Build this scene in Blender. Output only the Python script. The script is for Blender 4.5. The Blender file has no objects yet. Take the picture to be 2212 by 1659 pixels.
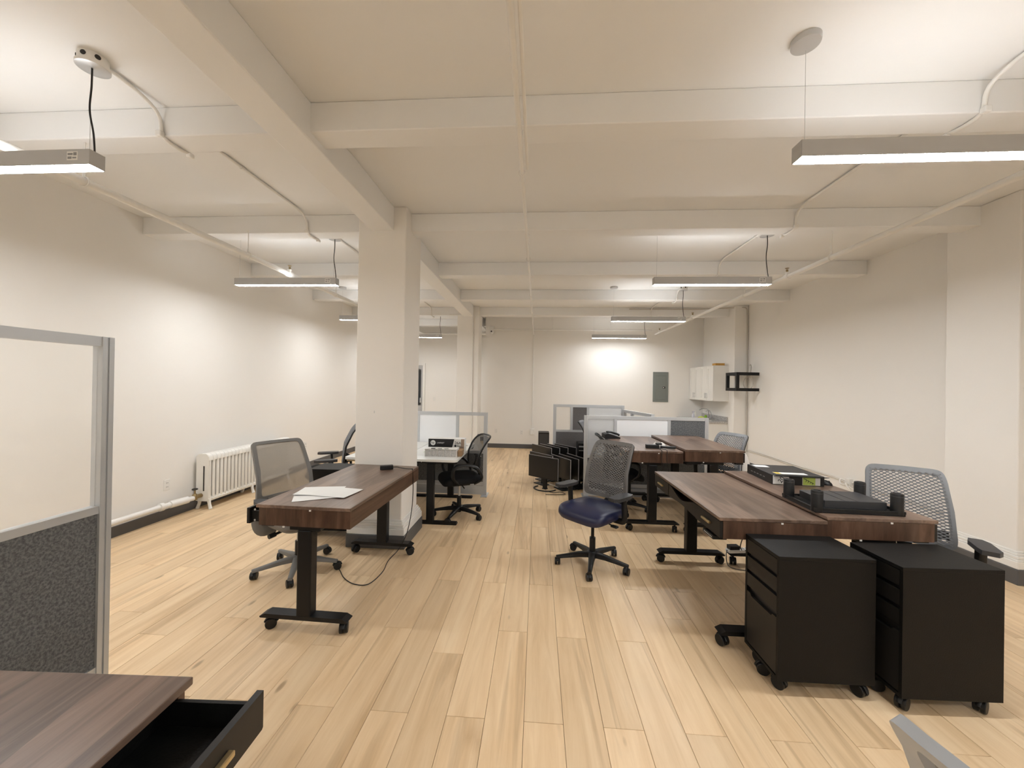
import bpy, bmesh, math, random
from mathutils import Vector, Matrix, Euler
random.seed(7)
S = bpy.context.scene
COL = S.collection
PI = math.pi
R = math.radians

# ------------------------------------------------------------------ camera
F_PX = 825.0
yaw, pitch, roll = math.atan2(55, F_PX), math.atan2(2.6, F_PX), 0.0165
cam_d = bpy.data.cameras.new('camera')
cam = bpy.data.objects.new('camera', cam_d)
COL.objects.link(cam)
cam_d.sensor_fit = 'HORIZONTAL'
cam_d.sensor_width = 36.0
cam_d.lens = 36.0 * F_PX / 2212.0
cam_d.clip_start = 0.02
cam.location = (0, 0, 1.55)
fw = Vector((-math.sin(yaw) * math.cos(pitch), math.cos(yaw) * math.cos(pitch), math.sin(pitch)))
rt0 = Vector((math.cos(yaw), math.sin(yaw), 0))
up0 = rt0.cross(fw)
rt = rt0 * math.cos(roll) + up0 * math.sin(roll)
up = -rt0 * math.sin(roll) + up0 * math.cos(roll)
m = Matrix((rt, up, -fw)).transposed()
cam.rotation_euler = m.to_euler()
S.camera = cam

# ------------------------------------------------------------------ world + exposure
w = bpy.data.worlds.new('world')
S.world = w
w.use_nodes = True
w.node_tree.nodes['Background'].inputs[0].default_value = (1.0, 0.95, 0.88, 1)
w.node_tree.nodes['Background'].inputs[1].default_value = 0.05
S.view_settings.view_transform = 'Standard'
S.view_settings.look = 'None'
S.view_settings.gamma = 1.0
S.view_settings.use_curve_mapping = False
S.view_settings.exposure = 0.74
LAMP_DOWN = (53.0, 73.0)   # radiance of the lower diffusers: left row, right row
LAMP_UP = 8.0         # radiance of the upper diffuser
LAMP_COL = (0.955, 0.978, 1.0)
CEIL = 3.228

# ------------------------------------------------------------------ materials
MATS = {}


def nodes_of(name):
    mt = bpy.data.materials.new(name)
    mt.use_nodes = True
    nt = mt.node_tree
    return mt, nt, nt.nodes['Principled BSDF'], nt.nodes['Material Output']


def mat(name, col, rough=0.5, metal=0.0, spec=0.5, noise=None, bump=None, coords='Object', emit=None):
    """plain procedural material: a base colour with a faint noise mottling and optional bump"""
    mt, nt, b, out = nodes_of(name)
    b.inputs['Base Color'].default_value = (*col, 1)
    b.inputs['Roughness'].default_value = rough
    b.inputs['Metallic'].default_value = metal
    b.inputs['Specular IOR Level'].default_value = spec
    L = nt.links.new
    tc = nt.nodes.new('ShaderNodeTexCoord')
    if noise is None:
        noise = (6.0, 0.04)
    sc, amt = noise
    n = nt.nodes.new('ShaderNodeTexNoise')
    n.inputs['Scale'].default_value = sc
    n.inputs['Detail'].default_value = 4
    L(tc.outputs[coords], n.inputs['Vector'])
    mx = nt.nodes.new('ShaderNodeMix')
    mx.data_type = 'RGBA'
    mx.inputs[6].default_value = (*[c * (1 - amt) for c in col], 1)
    mx.inputs[7].default_value = (*[min(1, c * (1 + amt)) for c in col], 1)
    L(n.outputs['Fac'], mx.inputs[0])
    L(mx.outputs[2], b.inputs['Base Color'])
    if bump:
        bs, bd = bump
        n2 = nt.nodes.new('ShaderNodeTexNoise')
        n2.inputs['Scale'].default_value = bs
        n2.inputs['Detail'].default_value = 6
        L(tc.outputs[coords], n2.inputs['Vector'])
        bp = nt.nodes.new('ShaderNodeBump')
        bp.inputs['Strength'].default_value = bd
        bp.inputs['Distance'].default_value = 0.01
        L(n2.outputs['Fac'], bp.inputs['Height'])
        L(bp.outputs[0], b.inputs['Normal'])
    if emit:
        b.inputs['Emission Color'].default_value = (*emit[0], 1)
        b.inputs['Emission Strength'].default_value = emit[1]
    MATS[name] = mt
    return mt


def ramp(nt, stops):
    r = nt.nodes.new('ShaderNodeValToRGB')
    e = r.color_ramp.elements
    while len(e) < len(stops):
        e.new(0.5)
    for k, (p, c) in zip(e, stops):
        k.position = p
        k.color = (*c, 1)
    return r


def wood_mat(name, stops, sx, sy, rough, spec=0.5, streak=0.35, dark=(0.1, 0.05, 0.02), rand='object', tone=(0.86, 1.12), blocks=False, axis='Y'):
    """grain along the local axis; each board takes its own offset and tone"""
    mt, nt, b, out = nodes_of(name)
    L = nt.links.new
    N = nt.nodes.new
    tc = N('ShaderNodeTexCoord')
    if rand == 'object':
        src = N('ShaderNodeObjectInfo').outputs['Random']
    else:
        src = N('ShaderNodeNewGeometry').outputs['Random Per Island']
    off = N('ShaderNodeMath'); off.operation = 'MULTIPLY'; off.inputs[1].default_value = 57.0
    L(src, off.inputs[0])
    comb = N('ShaderNodeCombineXYZ')
    L(off.outputs[0], comb.inputs[0]); L(off.outputs[0], comb.inputs[1]); L(off.outputs[0], comb.inputs[2])
    add = N('ShaderNodeVectorMath'); add.operation = 'ADD'
    L(tc.outputs['Object'], add.inputs[0]); L(comb.outputs[0], add.inputs[1])
    mp = N('ShaderNodeMapping')
    sc = {'Y': (sx, sy, sx), 'X': (sy, sx, sx), 'Z': (sx, sx, sy)}[axis]
    mp.inputs['Scale'].default_value = sc
    L(add.outputs[0], mp.inputs[0])
    n1 = N('ShaderNodeTexNoise'); n1.inputs['Scale'].default_value = 1.0; n1.inputs['Detail'].default_value = 8
    n1.inputs['Roughness'].default_value = 0.62; n1.inputs['Distortion'].default_value = 0.6
    L(mp.outputs[0], n1.inputs['Vector'])
    rp = ramp(nt, stops)
    L(n1.outputs['Fac'], rp.inputs[0])
    # long dark heart streaks
    mp2 = N('ShaderNodeMapping')
    sc2 = {'Y': (sx * 0.42, sy * 0.28, sx), 'X': (sy * 0.28, sx * 0.42, sx), 'Z': (sx * 0.42, sx, sy * 0.28)}[axis]
    mp2.inputs['Scale'].default_value = sc2
    L(add.outputs[0], mp2.inputs[0])
    n2 = N('ShaderNodeTexNoise'); n2.inputs['Scale'].default_value = 1.3; n2.inputs['Detail'].default_value = 5
    n2.inputs['Distortion'].default_value = 1.1
    L(mp2.outputs[0], n2.inputs['Vector'])
    r2 = ramp(nt, [(0.0, (0, 0, 0)), (0.56, (0, 0, 0)), (0.64, (1, 1, 1)), (0.70, (0.15, 0.15, 0.15)), (1, (0.3, 0.3, 0.3))])
    L(n2.outputs['Fac'], r2.inputs[0])
    sm = N('ShaderNodeMath'); sm.operation = 'MULTIPLY'; sm.inputs[1].default_value = streak
    L(r2.outputs[0], sm.inputs[0])
    mx = N('ShaderNodeMix'); mx.data_type = 'RGBA'
    L(sm.outputs[0], mx.inputs[0]); L(rp.outputs[0], mx.inputs[6])
    mx.inputs[7].default_value = (*dark, 1)
    # knots
    last = mx.outputs[2]
    if name.startswith('plank'):
        mp3 = N('ShaderNodeMapping'); mp3.inputs['Scale'].default_value = (9, 3.2, 3)
        L(add.outputs[0], mp3.inputs[0])
        vo = N('ShaderNodeTexVoronoi'); vo.inputs['Scale'].default_value = 0.62
        L(mp3.outputs[0], vo.inputs['Vector'])
        r3 = ramp(nt, [(0.0, (1, 1, 1)), (0.06, (0.8, 0.8, 0.8)), (0.10, (0, 0, 0)), (1, (0, 0, 0))])
        L(vo.outputs['Distance'], r3.inputs[0])
        m3 = N('ShaderNodeMath'); m3.operation = 'MULTIPLY'; m3.inputs[1].default_value = 0.6
        L(r3.outputs[0], m3.inputs[0])
        mk = N('ShaderNodeMix'); mk.data_type = 'RGBA'
        L(m3.outputs[0], mk.inputs[0]); L(last, mk.inputs[6]); mk.inputs[7].default_value = (0.16, 0.08, 0.03, 1)
        last = mk.outputs[2]
    if blocks:
        # butcher-block boards: bands across the grain
        mpb = N('ShaderNodeMapping')
        mpb.inputs['Scale'].default_value = {'Y': (9, 1.2, 1), 'X': (1.2, 9, 1), 'Z': (9, 9, 0.05)}[axis]
        L(add.outputs[0], mpb.inputs[0])
        vb = N('ShaderNodeTexVoronoi'); vb.inputs['Scale'].default_value = 1.0
        vb.feature = 'F1'
        L(mpb.outputs[0], vb.inputs['Vector'])
        hs0 = N('ShaderNodeSeparateColor'); L(vb.outputs['Color'], hs0.inputs[0])
        mr0 = N('ShaderNodeMapRange'); mr0.inputs[3].default_value = 0.72; mr0.inputs[4].default_value = 1.3
        L(hs0.outputs[0], mr0.inputs[0])
        vm = N('ShaderNodeVectorMath'); vm.operation = 'SCALE'
        L(last, vm.inputs[0]); L(mr0.outputs[0], vm.inputs['Scale'])
        last = vm.outputs[0]
    mr = N('ShaderNodeMapRange'); mr.inputs[3].default_value = tone[0]; mr.inputs[4].default_value = tone[1]
    L(src, mr.inputs[0])
    v2 = N('ShaderNodeVectorMath'); v2.operation = 'SCALE'
    L(last, v2.inputs[0]); L(mr.outputs[0], v2.inputs['Scale'])
    L(v2.outputs[0], b.inputs['Base Color'])
    b.inputs['Roughness'].default_value = rough
    b.inputs['Specular IOR Level'].default_value = spec
    bp = N('ShaderNodeBump'); bp.inputs['Strength'].default_value = 0.06; bp.inputs['Distance'].default_value = 0.004
    L(n1.outputs['Fac'], bp.inputs['Height']); L(bp.outputs[0], b.inputs['Normal'])
    MATS[name] = mt
    return mt


def sheer_mat(name, col, opacity, scale=900, rough=0.7):
    """open-weave fabric: threads with see-through gaps between"""
    mt, nt, b, out = nodes_of(name)
    L = nt.links.new
    N = nt.nodes.new
    tc = N('ShaderNodeTexCoord')
    n = N('ShaderNodeTexNoise'); n.inputs['Scale'].default_value = scale
    L(tc.outputs['Object'], n.inputs['Vector'])
    mr = N('ShaderNodeMapRange'); mr.inputs[1].default_value = 0.35; mr.inputs[2].default_value = 0.65
    mr.inputs[3].default_value = opacity - 0.1; mr.inputs[4].default_value = opacity + 0.1
    L(n.outputs['Fac'], mr.inputs[0])
    tr = N('ShaderNodeBsdfTransparent')
    ms = N('ShaderNodeMixShader')
    b.inputs['Base Color'].default_value = (*col, 1)
    b.inputs['Roughness'].default_value = rough
    L(mr.outputs[0], ms.inputs[0]); L(tr.outputs[0], ms.inputs[1]); L(b.outputs[0], ms.inputs[2])
    L(ms.outputs[0], out.inputs[0])
    MATS[name] = mt
    return mt


def glass_mat(name, tint, gloss=0.06, frost=0.0):
    mt, nt, b, out = nodes_of(name)
    nt.nodes.remove(b)
    L = nt.links.new
    N = nt.nodes.new
    gl = N('ShaderNodeBsdfGlossy'); gl.inputs['Roughness'].default_value = 0.06 if not frost else 0.35
    gl.inputs['Color'].default_value = (1, 1, 1, 1)
    if frost:
        tr = N('ShaderNodeBsdfRefraction'); tr.inputs['IOR'].default_value = 1.12
        tr.inputs['Roughness'].default_value = frost
        tr.inputs['Color'].default_value = (*tint, 1)
        tl = N('ShaderNodeBsdfTranslucent'); tl.inputs['Color'].default_value = (*tint, 1)
        m0 = N('ShaderNodeMixShader'); m0.inputs[0].default_value = 0.35
        L(tr.outputs[0], m0.inputs[1]); L(tl.outputs[0], m0.inputs[2])
        base = m0.outputs[0]
    else:
        tr = N('ShaderNodeBsdfTransparent'); tr.inputs['Color'].default_value = (*tint, 1)
        base = tr.outputs[0]
    lw = N('ShaderNodeFresnel'); lw.inputs['IOR'].default_value = 1.35
    ms = N('ShaderNodeMixShader')
    ad = N('ShaderNodeMath'); ad.operation = 'MULTIPLY_ADD'; ad.inputs[1].default_value = 0.5; ad.inputs[2].default_value = gloss * 0.3
    L(lw.outputs[0], ad.inputs[0]); L(ad.outputs[0], ms.inputs[0])
    L(base, ms.inputs[1]); L(gl.outputs[0], ms.inputs[2])
    n = N('ShaderNodeTexNoise'); n.inputs['Scale'].default_value = 3.0
    L(ms.outputs[0], out.inputs[0])
    MATS[name] = mt
    return mt


def speckle_mat(name, a, bcol, scale, rough=0.9, lo=0.4, hi=0.62, detail=6, spec=0.2):
    mt, nt, b, out = nodes_of(name)
    L = nt.links.new
    tc = nt.nodes.new('ShaderNodeTexCoord')
    n = nt.nodes.new('ShaderNodeTexNoise')
    n.inputs['Scale'].default_value = scale; n.inputs['Detail'].default_value = detail; n.inputs['Roughness'].default_value = 0.65
    L(tc.outputs['Object'], n.inputs['Vector'])
    r = ramp(nt, [(lo, a), (hi, bcol)])
    L(n.outputs['Fac'], r.inputs[0]); L(r.outputs[0], b.inputs['Base Color'])
    b.inputs['Roughness'].default_value = rough
    b.inputs['Specular IOR Level'].default_value = spec
    bp = nt.nodes.new('ShaderNodeBump'); bp.inputs['Strength'].default_value = 0.25; bp.inputs['Distance'].default_value = 0.003
    L(n.outputs['Fac'], bp.inputs['Height']); L(bp.outputs[0], b.inputs['Normal'])
    MATS[name] = mt
    return mt


mat('wall_paint', (0.872, 0.842, 0.795), 0.65, spec=0.3, noise=(1.2, 0.02), bump=(35, 0.05))
mat('ceiling_paint', (0.868, 0.862, 0.848), 0.6, spec=0.3, noise=(1.0, 0.025), bump=(18, 0.06))
mat('white_trim', (0.86, 0.84, 0.80), 0.4, noise=(3, 0.02))
mat('pipe_paint', (0.85, 0.83, 0.79), 0.35, noise=(5, 0.03), bump=(60, 0.05))
mat('vinyl_base', (0.10, 0.098, 0.098), 0.5, noise=(4, 0.08))
mat('subfloor', (0.11, 0.07, 0.04), 0.9)
PL = [(0.25, (0.64, 0.44, 0.245)), (0.45, (0.745, 0.54, 0.325)), (0.62, (0.81, 0.61, 0.385)), (0.8, (0.86, 0.68, 0.455))]
wood_mat('plank_oak', PL, 14, 1.1, 0.40, 0.34, 0.34, (0.33, 0.19, 0.085), 'object', (0.93, 1.07))
wood_mat('plank_oak_joined', PL, 14, 1.1, 0.40, 0.34, 0.34, (0.33, 0.19, 0.085), 'island', (0.93, 1.07))
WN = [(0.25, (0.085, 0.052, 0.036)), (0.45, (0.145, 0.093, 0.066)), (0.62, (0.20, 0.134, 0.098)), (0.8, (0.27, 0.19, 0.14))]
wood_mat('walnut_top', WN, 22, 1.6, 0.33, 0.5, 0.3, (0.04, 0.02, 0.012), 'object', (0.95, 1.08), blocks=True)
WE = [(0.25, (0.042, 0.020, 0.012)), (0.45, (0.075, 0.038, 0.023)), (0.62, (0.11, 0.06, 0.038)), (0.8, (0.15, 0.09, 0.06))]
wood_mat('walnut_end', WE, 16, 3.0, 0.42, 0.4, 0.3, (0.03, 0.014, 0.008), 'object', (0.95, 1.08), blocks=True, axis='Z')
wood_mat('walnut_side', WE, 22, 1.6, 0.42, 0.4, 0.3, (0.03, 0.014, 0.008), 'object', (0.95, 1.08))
mat('black_metal', (0.006, 0.0057, 0.006), 0.40, spec=0.32, noise=(30, 0.1), bump=(400, 0.03))
mat('black_laminate', (0.0042, 0.004, 0.0038), 0.52, spec=0.22, noise=(20, 0.2), bump=(180, 0.10))
mat('black_drawer', (0.013, 0.0115, 0.0105), 0.45, spec=0.32, noise=(25, 0.1))
mat('black_plastic', (0.007, 0.007, 0.0075), 0.42, spec=0.38, noise=(30, 0.1), bump=(500, 0.04))
mat('dark_grey_plastic', (0.035, 0.035, 0.037), 0.5, noise=(30, 0.08), bump=(400, 0.04))
mat('black_fabric', (0.008, 0.008, 0.009), 0.85, spec=0.2, noise=(80, 0.2), bump=(500, 0.15))
mat('lattice_grey', (0.20, 0.207, 0.22), 0.5, noise=(12, 0.06))
mat('lattice_dark', (0.17, 0.165, 0.162), 0.5, noise=(12, 0.06))
mat('chair_grey', (0.165, 0.160, 0.152), 0.45, noise=(10, 0.05))
mat('chair_light_grey', (0.42, 0.44, 0.465), 0.45, noise=(10, 0.05))
mat('grey_seat_fabric', (0.20, 0.185, 0.165), 0.85, spec=0.2, noise=(120, 0.15), bump=(500, 0.15))
mat('blue_vinyl', (0.010, 0.014, 0.052), 0.36, spec=0.55, noise=(8, 0.08), bump=(300, 0.05))
mat('chrome', (0.75, 0.75, 0.75), 0.12, metal=1.0, noise=(5, 0.02))
mat('aluminium', (0.58, 0.60, 0.62), 0.36, metal=0.45, noise=(4, 0.03))
mat('satin_silver', (0.56, 0.56, 0.56), 0.35, metal=0.5, noise=(4, 0.03))
mat('fixture_grey', (0.50, 0.495, 0.49), 0.42, metal=0.0, noise=(4, 0.02))
mat('brass', (0.62, 0.49, 0.27), 0.35, metal=0.9, noise=(12, 0.05))
mat('old_brass', (0.32, 0.24, 0.12), 0.4, metal=0.8, noise=(25, 0.2))
mat('white_laminate', (0.80, 0.80, 0.77), 0.35, noise=(5, 0.02))
mat('whiteboard', (0.92, 0.93, 0.94), 0.25, noise=(2, 0.02))
mat('white_plastic', (0.82, 0.80, 0.76), 0.4, noise=(8, 0.02))
mat('paper', (0.84, 0.835, 0.81), 0.8, spec=0.2, noise=(9, 0.015))
mat('cabinet_white', (0.80, 0.78, 0.73), 0.4, noise=(4, 0.02))
mat('panel_grey', (0.19, 0.205, 0.19), 0.45, noise=(5, 0.03))
mat('radiator_white', (0.85, 0.83, 0.78), 0.35, noise=(10, 0.03), bump=(40, 0.08))
mat('screen_black', (0.012, 0.011, 0.010), 0.30, spec=0.5, noise=(3, 0.1))
mat('cable_black', (0.012, 0.010, 0.009), 0.5)
mat('cable_grey', (0.55, 0.51, 0.45), 0.5)
mat('cable_white', (0.76, 0.73, 0.68), 0.5)
mat('note_green', (0.55, 0.68, 0.16), 0.8, spec=0.2)
mat('leaf_green', (0.22, 0.42, 0.04), 0.6, spec=0.3)
mat('ink', (0.012, 0.012, 0.014), 0.6)
mat('ink_white', (0.85, 0.85, 0.85), 0.6)
mat('ink_grey', (0.30, 0.30, 0.30), 0.6)
mat('ink_tan', (0.36, 0.27, 0.21), 0.6)
mat('box_black', (0.013, 0.013, 0.014), 0.5, noise=(20, 0.1))
mat('cardboard', (0.34, 0.22, 0.12), 0.8, noise=(20, 0.1))
mat('pale_wood', (0.58, 0.42, 0.24), 0.6, noise=(30, 0.12))
mat('orange_wood', (0.55, 0.29, 0.06), 0.55, noise=(30, 0.15))
mat('yellow', (0.72, 0.55, 0.04), 0.5)
mat('bag_plastic', (0.75, 0.72, 0.68), 0.3, noise=(9, 0.06), bump=(30, 0.4))
mat('bottle_clear', (0.60, 0.60, 0.66), 0.25)
mat('door_paint', (0.46, 0.46, 0.46), 0.45)
mat('lamp_diffuser', (0.9, 0.9, 0.9), 0.5, emit=(LAMP_COL, LAMP_DOWN[0]))
mat('lamp_diffuser_right', (0.9, 0.9, 0.9), 0.5, emit=(LAMP_COL, LAMP_DOWN[1]))
mat('lamp_diffuser_weak', (0.9, 0.9, 0.9), 0.5, emit=(LAMP_COL, 42.0))
mat('lamp_uplight', (0.9, 0.9, 0.9), 0.5, emit=(LAMP_COL, LAMP_UP))
speckle_mat('felt', (0.095, 0.100, 0.104), (0.205, 0.21, 0.212), 90)
speckle_mat('felt_light', (0.14, 0.135, 0.135), (0.21, 0.20, 0.20), 150)
speckle_mat('granite', (0.22, 0.20, 0.19), (0.62, 0.60, 0.57), 60, 0.3, 0.38, 0.6, spec=0.5)
sheer_mat('mesh_taupe', (0.29, 0.255, 0.215), 0.80)
sheer_mat('mesh_black', (0.010, 0.010, 0.011), 0.72)
glass_mat('clear_pane', (0.995, 0.995, 0.99), 0.0)
glass_mat('frosted_pane', (0.98, 0.985, 0.99), frost=0.5)
glass_mat('door_glass', (0.42, 0.46, 0.50), frost=0.4)
sheer_mat('clear_plastic', (0.74, 0.73, 0.71), 0.60, 60, 0.2)


# ------------------------------------------------------------------ mesh building
class MB:
    """collects shapes into one mesh"""

    def __init__(self):
        self.v, self.f = [], []

    def add(self, vs, fs):
        o = len(self.v)
        self.v += [tuple(p) for p in vs]
        self.f += [tuple(i + o for i in q) for q in fs]
        return self

    def box(self, c, s, rot=None, bev=0.0, seg=1):
        x, y, z = (k / 2 for k in s)
        pts = [(-x, -y, -z), (x, -y, -z), (x, y, -z), (-x, y, -z), (-x, -y, z), (x, -y, z), (x, y, z), (-x, y, z)]
        fs = [(0, 3, 2, 1), (4, 5, 6, 7), (0, 1, 5, 4), (1, 2, 6, 5), (2, 3, 7, 6), (3, 0, 4, 7)]
        if bev > 0:
            bm = bmesh.new()
            vv = [bm.verts.new(p) for p in pts]
            for q in fs:
                bm.faces.new([vv[i] for i in q])
            bmesh.ops.bevel(bm, geom=bm.edges[:], offset=min(bev, min(s) * 0.45), segments=seg, affect='EDGES', profile=0.5)
            bm.verts.index_update()
            pts = [p.co.copy() for p in bm.verts]
            fs = [tuple(p.index for p in q.verts) for q in bm.faces]
            bm.free()
        M = Matrix.Translation(c)
        if rot is not None:
            M = M @ Euler(rot).to_matrix().to_4x4()
        return self.add([M @ Vector(p) for p in pts], fs)

    def b2(self, lo, hi, bev=0.0, seg=1):
        return self.box([(a + b) / 2 for a, b in zip(lo, hi)], [abs(b - a) for a, b in zip(lo, hi)], None, bev, seg)

    def cyl(self, p0, p1, r0, r1=None, n=16, caps=True):
        r1 = r0 if r1 is None else r1
        p0, p1 = Vector(p0), Vector(p1)
        d = (p1 - p0).normalized()
        a = d.orthogonal().normalized()
        b = d.cross(a)
        vs, fs = [], []
        for p, r in ((p0, r0), (p1, r1)):
            for k in range(n):
                t = 2 * PI * k / n
                vs.append(p + (a * math.cos(t) + b * math.sin(t)) * r)
        for k in range(n):
            j = (k + 1) % n
            fs.append((k, j, n + j, n + k))
        if caps:
            fs.append(tuple(range(n))[::-1])
            fs.append(tuple(range(n, 2 * n)))
        return self.add(vs, fs)

    def tube(self, pts, r, n=8, closed=False, flat=None, caps=True):
        """sweep along a path; r a number or a list; flat=(a,b) gives an elliptic section, first axis sideways to Z"""
        P = [Vector(p) for p in pts]
        N = len(P)
        rs = r if isinstance(r, (list, tuple)) else [r] * N
        vs, fs = [], []
        ref = None
        for i, p in enumerate(P):
            if closed:
                t = (P[(i + 1) % N] - P[i - 1]).normalized()
            else:
                t = (P[min(i + 1, N - 1)] - P[max(i - 1, 0)]).normalized()
            if ref is None:
                ref = t.orthogonal().normalized() if flat is None else (Vector((0, 0, 1)).cross(t) if abs(t.z) < 0.95 else Vector((1, 0, 0)))
            a = (ref - t * ref.dot(t))
            a = a.normalized() if a.length > 1e-6 else t.orthogonal().normalized()
            ref = a
            b = t.cross(a)
            fa, fb = flat if flat else (1, 1)
            for k in range(n):
                th = 2 * PI * (k + 0.5) / n
                vs.append(p + (a * math.cos(th) * fa + b * math.sin(th) * fb) * rs[i])
        M = N if closed else N - 1
        for i in range(M):
            for k in range(n):
                j = (k + 1) % n
                i2 = (i + 1) % N
                fs.append((i * n + k, i * n + j, i2 * n + j, i2 * n + k))
        if not closed and caps:
            fs.append(tuple(range(n))[::-1])
            fs.append(tuple((N - 1) * n + k for k in range(n)))
        return self.add(vs, fs)

    def lathe(self, prof, c=(0, 0, 0), n=24, axis='Z', cap=True):
        vs, fs = [], []
        for r, h in prof:
            for k in range(n):
                t = 2 * PI * k / n
                q = (r * math.cos(t), r * math.sin(t), h)
                if axis == 'X':
                    q = (q[2], q[0], q[1])
                elif axis == 'Y':
                    q = (q[1], q[2], q[0])
                vs.append((q[0] + c[0], q[1] + c[1], q[2] + c[2]))
        for i in range(len(prof) - 1):
            for k in range(n):
                j = (k + 1) % n
                fs.append((i * n + k, i * n + j, (i + 1) * n + j, (i + 1) * n + k))
        if cap:
            fs.append(tuple(range(n))[::-1])
            fs.append(tuple((len(prof) - 1) * n + k for k in range(n)))
        return self.add(vs, fs)

    def prism(self, poly, axis, a, b):
        """polygon in the plane normal to axis, extruded from a to b"""
        n = len(poly)

        def pt(q, h):
            return {'X': (h, q[0], q[1]), 'Y': (q[0], h, q[1]), 'Z': (q[0], q[1], h)}[axis]
        vs = [pt(q, a) for q in poly] + [pt(q, b) for q in poly]
        fs = [tuple(range(n))[::-1], tuple(range(n, 2 * n))]
        for k in range(n):
            j = (k + 1) % n
            fs.append((k, j, n + j, n + k))
        return self.add(vs, fs)

    def grid(self, fn, nu, nv, thick=0.0):
        vs = [fn(i / (nu - 1), j / (nv - 1)) for j in range(nv) for i in range(nu)]
        fs = [(j * nu + i, j * nu + i + 1, (j + 1) * nu + i + 1, (j + 1) * nu + i) for j in range(nv - 1) for i in range(nu - 1)]
        return self.add(vs, fs)

    def xf(self, M):
        self.v = [tuple(M @ Vector(p)) for p in self.v]
        return self

    def build(self, name, material, parent=None, smooth=False, solid=0.0, angle=40):
        me = bpy.data.meshes.new(name)
        me.from_pydata(self.v, [], self.f)
        me.update()
        bm = bmesh.new()
        bm.from_mesh(me)
        bmesh.ops.recalc_face_normals(bm, faces=bm.faces[:])
        if solid:
            bmesh.ops.solidify(bm, geom=bm.faces[:], thickness=solid)
        if smooth:
            for e in bm.edges:
                if len(e.link_faces) == 2 and e.calc_face_angle(0) > R(angle):
                    e.smooth = False
            for q in bm.faces:
                q.smooth = True
        bm.to_mesh(me)
        bm.free()
        me.materials.append(MATS[material])
        o = bpy.data.objects.new(name, me)
        COL.objects.link(o)
        if parent:
            o.parent = parent
        return o


def tag(o, label=None, cat=None, group=None, kind=None):
    if label: o['label'] = label
    if cat: o['category'] = cat
    if group: o['group'] = group
    if kind: o['kind'] = kind
    return o


def thing(name, label, cat, loc=(0, 0, 0), rz=0.0, group=None):
    o = bpy.data.objects.new(name, None)
    o.empty_display_size = 0.1
    COL.objects.link(o)
    o.location = loc
    o.rotation_euler = (0, 0, rz)
    return tag(o, label, cat, group)


def share(o, name, parent, loc=(0, 0, 0), rot=(0, 0, 0), scale=None):
    """another object on the same mesh"""
    c = o.copy()
    c.name = name
    COL.objects.link(c)
    c.parent = parent
    c.location = loc
    c.rotation_euler = rot
    if scale: c.scale = scale
    return c


def dup(root, loc, rz, label, group=None):
    def cp(o, parent):
        c = o.copy()
        COL.objects.link(c)
        c.parent = parent
        for ch in KIDS.get(o, o.children):
            cp(ch, c)
        return c
    r = cp(root, None)
    r.location = loc
    r.rotation_euler = (0, 0, rz)
    r['label'] = label
    if group: r['group'] = group
    return r


KIDS = {}


def text_part(body, size, material, parent, M, name='lettering', thick=0.0006, align='LEFT'):
    cu = bpy.data.curves.new(name, 'FONT')
    cu.body = body
    cu.size = size
    cu.align_x = align
    cu.extrude = thick
    cu.resolution_u = 3
    t = bpy.data.objects.new(name, cu)
    COL.objects.link(t)
    bpy.context.view_layer.update()
    me = bpy.data.meshes.new_from_object(t.evaluated_get(bpy.context.evaluated_depsgraph_get()))
    bpy.data.objects.remove(t)
    bpy.data.curves.remove(cu)
    me.transform(M)
    me.materials.clear()
    me.materials.append(MATS[material])
    o = bpy.data.objects.new(name, me)
    COL.objects.link(o)
    o.parent = parent
    return o


def arc(c, r, a0, a1, n, plane='XZ', h=0.0):
    out = []
    for k in range(n + 1):
        t = a0 + (a1 - a0) * k / n
        x, y = c[0] + r * math.cos(t), c[1] + r * math.sin(t)
        out.append({'XZ': (x, h, y), 'XY': (x, y, h), 'YZ': (h, x, y)}[plane])
    return out


def smooth_path(pts, per=8):
    """Catmull-Rom through the points"""
    P = [Vector(p) for p in pts]
    out = []
    for i in range(len(P) - 1):
        p0, p1, p2, p3 = P[max(i - 1, 0)], P[i], P[i + 1], P[min(i + 2, len(P) - 1)]
        for k in range(per):
            t = k / per
            out.append(0.5 * ((2 * p1) + (-p0 + p2) * t + (2 * p0 - 5 * p1 + 4 * p2 - p3) * t * t + (-p0 + 3 * p1 - 3 * p2 + p3) * t ** 3))
    out.append(P[-1])
    return out


def fillet(pts, r, n=5):
    """round the corners of a polyline"""
    P = [Vector(p) for p in pts]
    out = [P[0]]
    for i in range(1, len(P) - 1):
        a, b, c = P[i - 1], P[i], P[i + 1]
        d1, d2 = (a - b), (c - b)
        rr = min(r, d1.length * 0.49, d2.length * 0.49)
        s, e = b + d1.normalized() * rr, b + d2.normalized() * rr
        for k in range(n + 1):
            t = k / n
            out.append(s * (1 - t) ** 2 + b * 2 * t * (1 - t) + e * t * t)
    out.append(P[-1])
    return out


# ================================================================== THE ROOM
XL, XR, YB, YBL, YF = -4.11, 4.20, 9.40, 10.50, -3.5
XP = 3.94      # face of the pilasters on the right wall
XRET = -1.30   # short return wall behind the second column

fl = tag(MB().b2((XL, YF, -0.06), (XR, YBL, -0.009)).build('floor', 'subfloor'), 'pale oak plank floor running away from the camera', kind='structure')
# planks: 0.1815 m wide, 1.218 m long, end joints staggered in a half-length pattern
PW, PLEN, GAP = 0.1815, 1.218, 0.0016


def plank_geo(lo, hi):
    b = MB()
    g = GAP / 2
    b.box(((lo[0] + hi[0]) / 2, (lo[1] + hi[1]) / 2, -0.0045), (hi[0] - lo[0] - 2 * g, hi[1] - lo[1] - 2 * g, 0.009), None, 0.0012)
    return b


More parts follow.
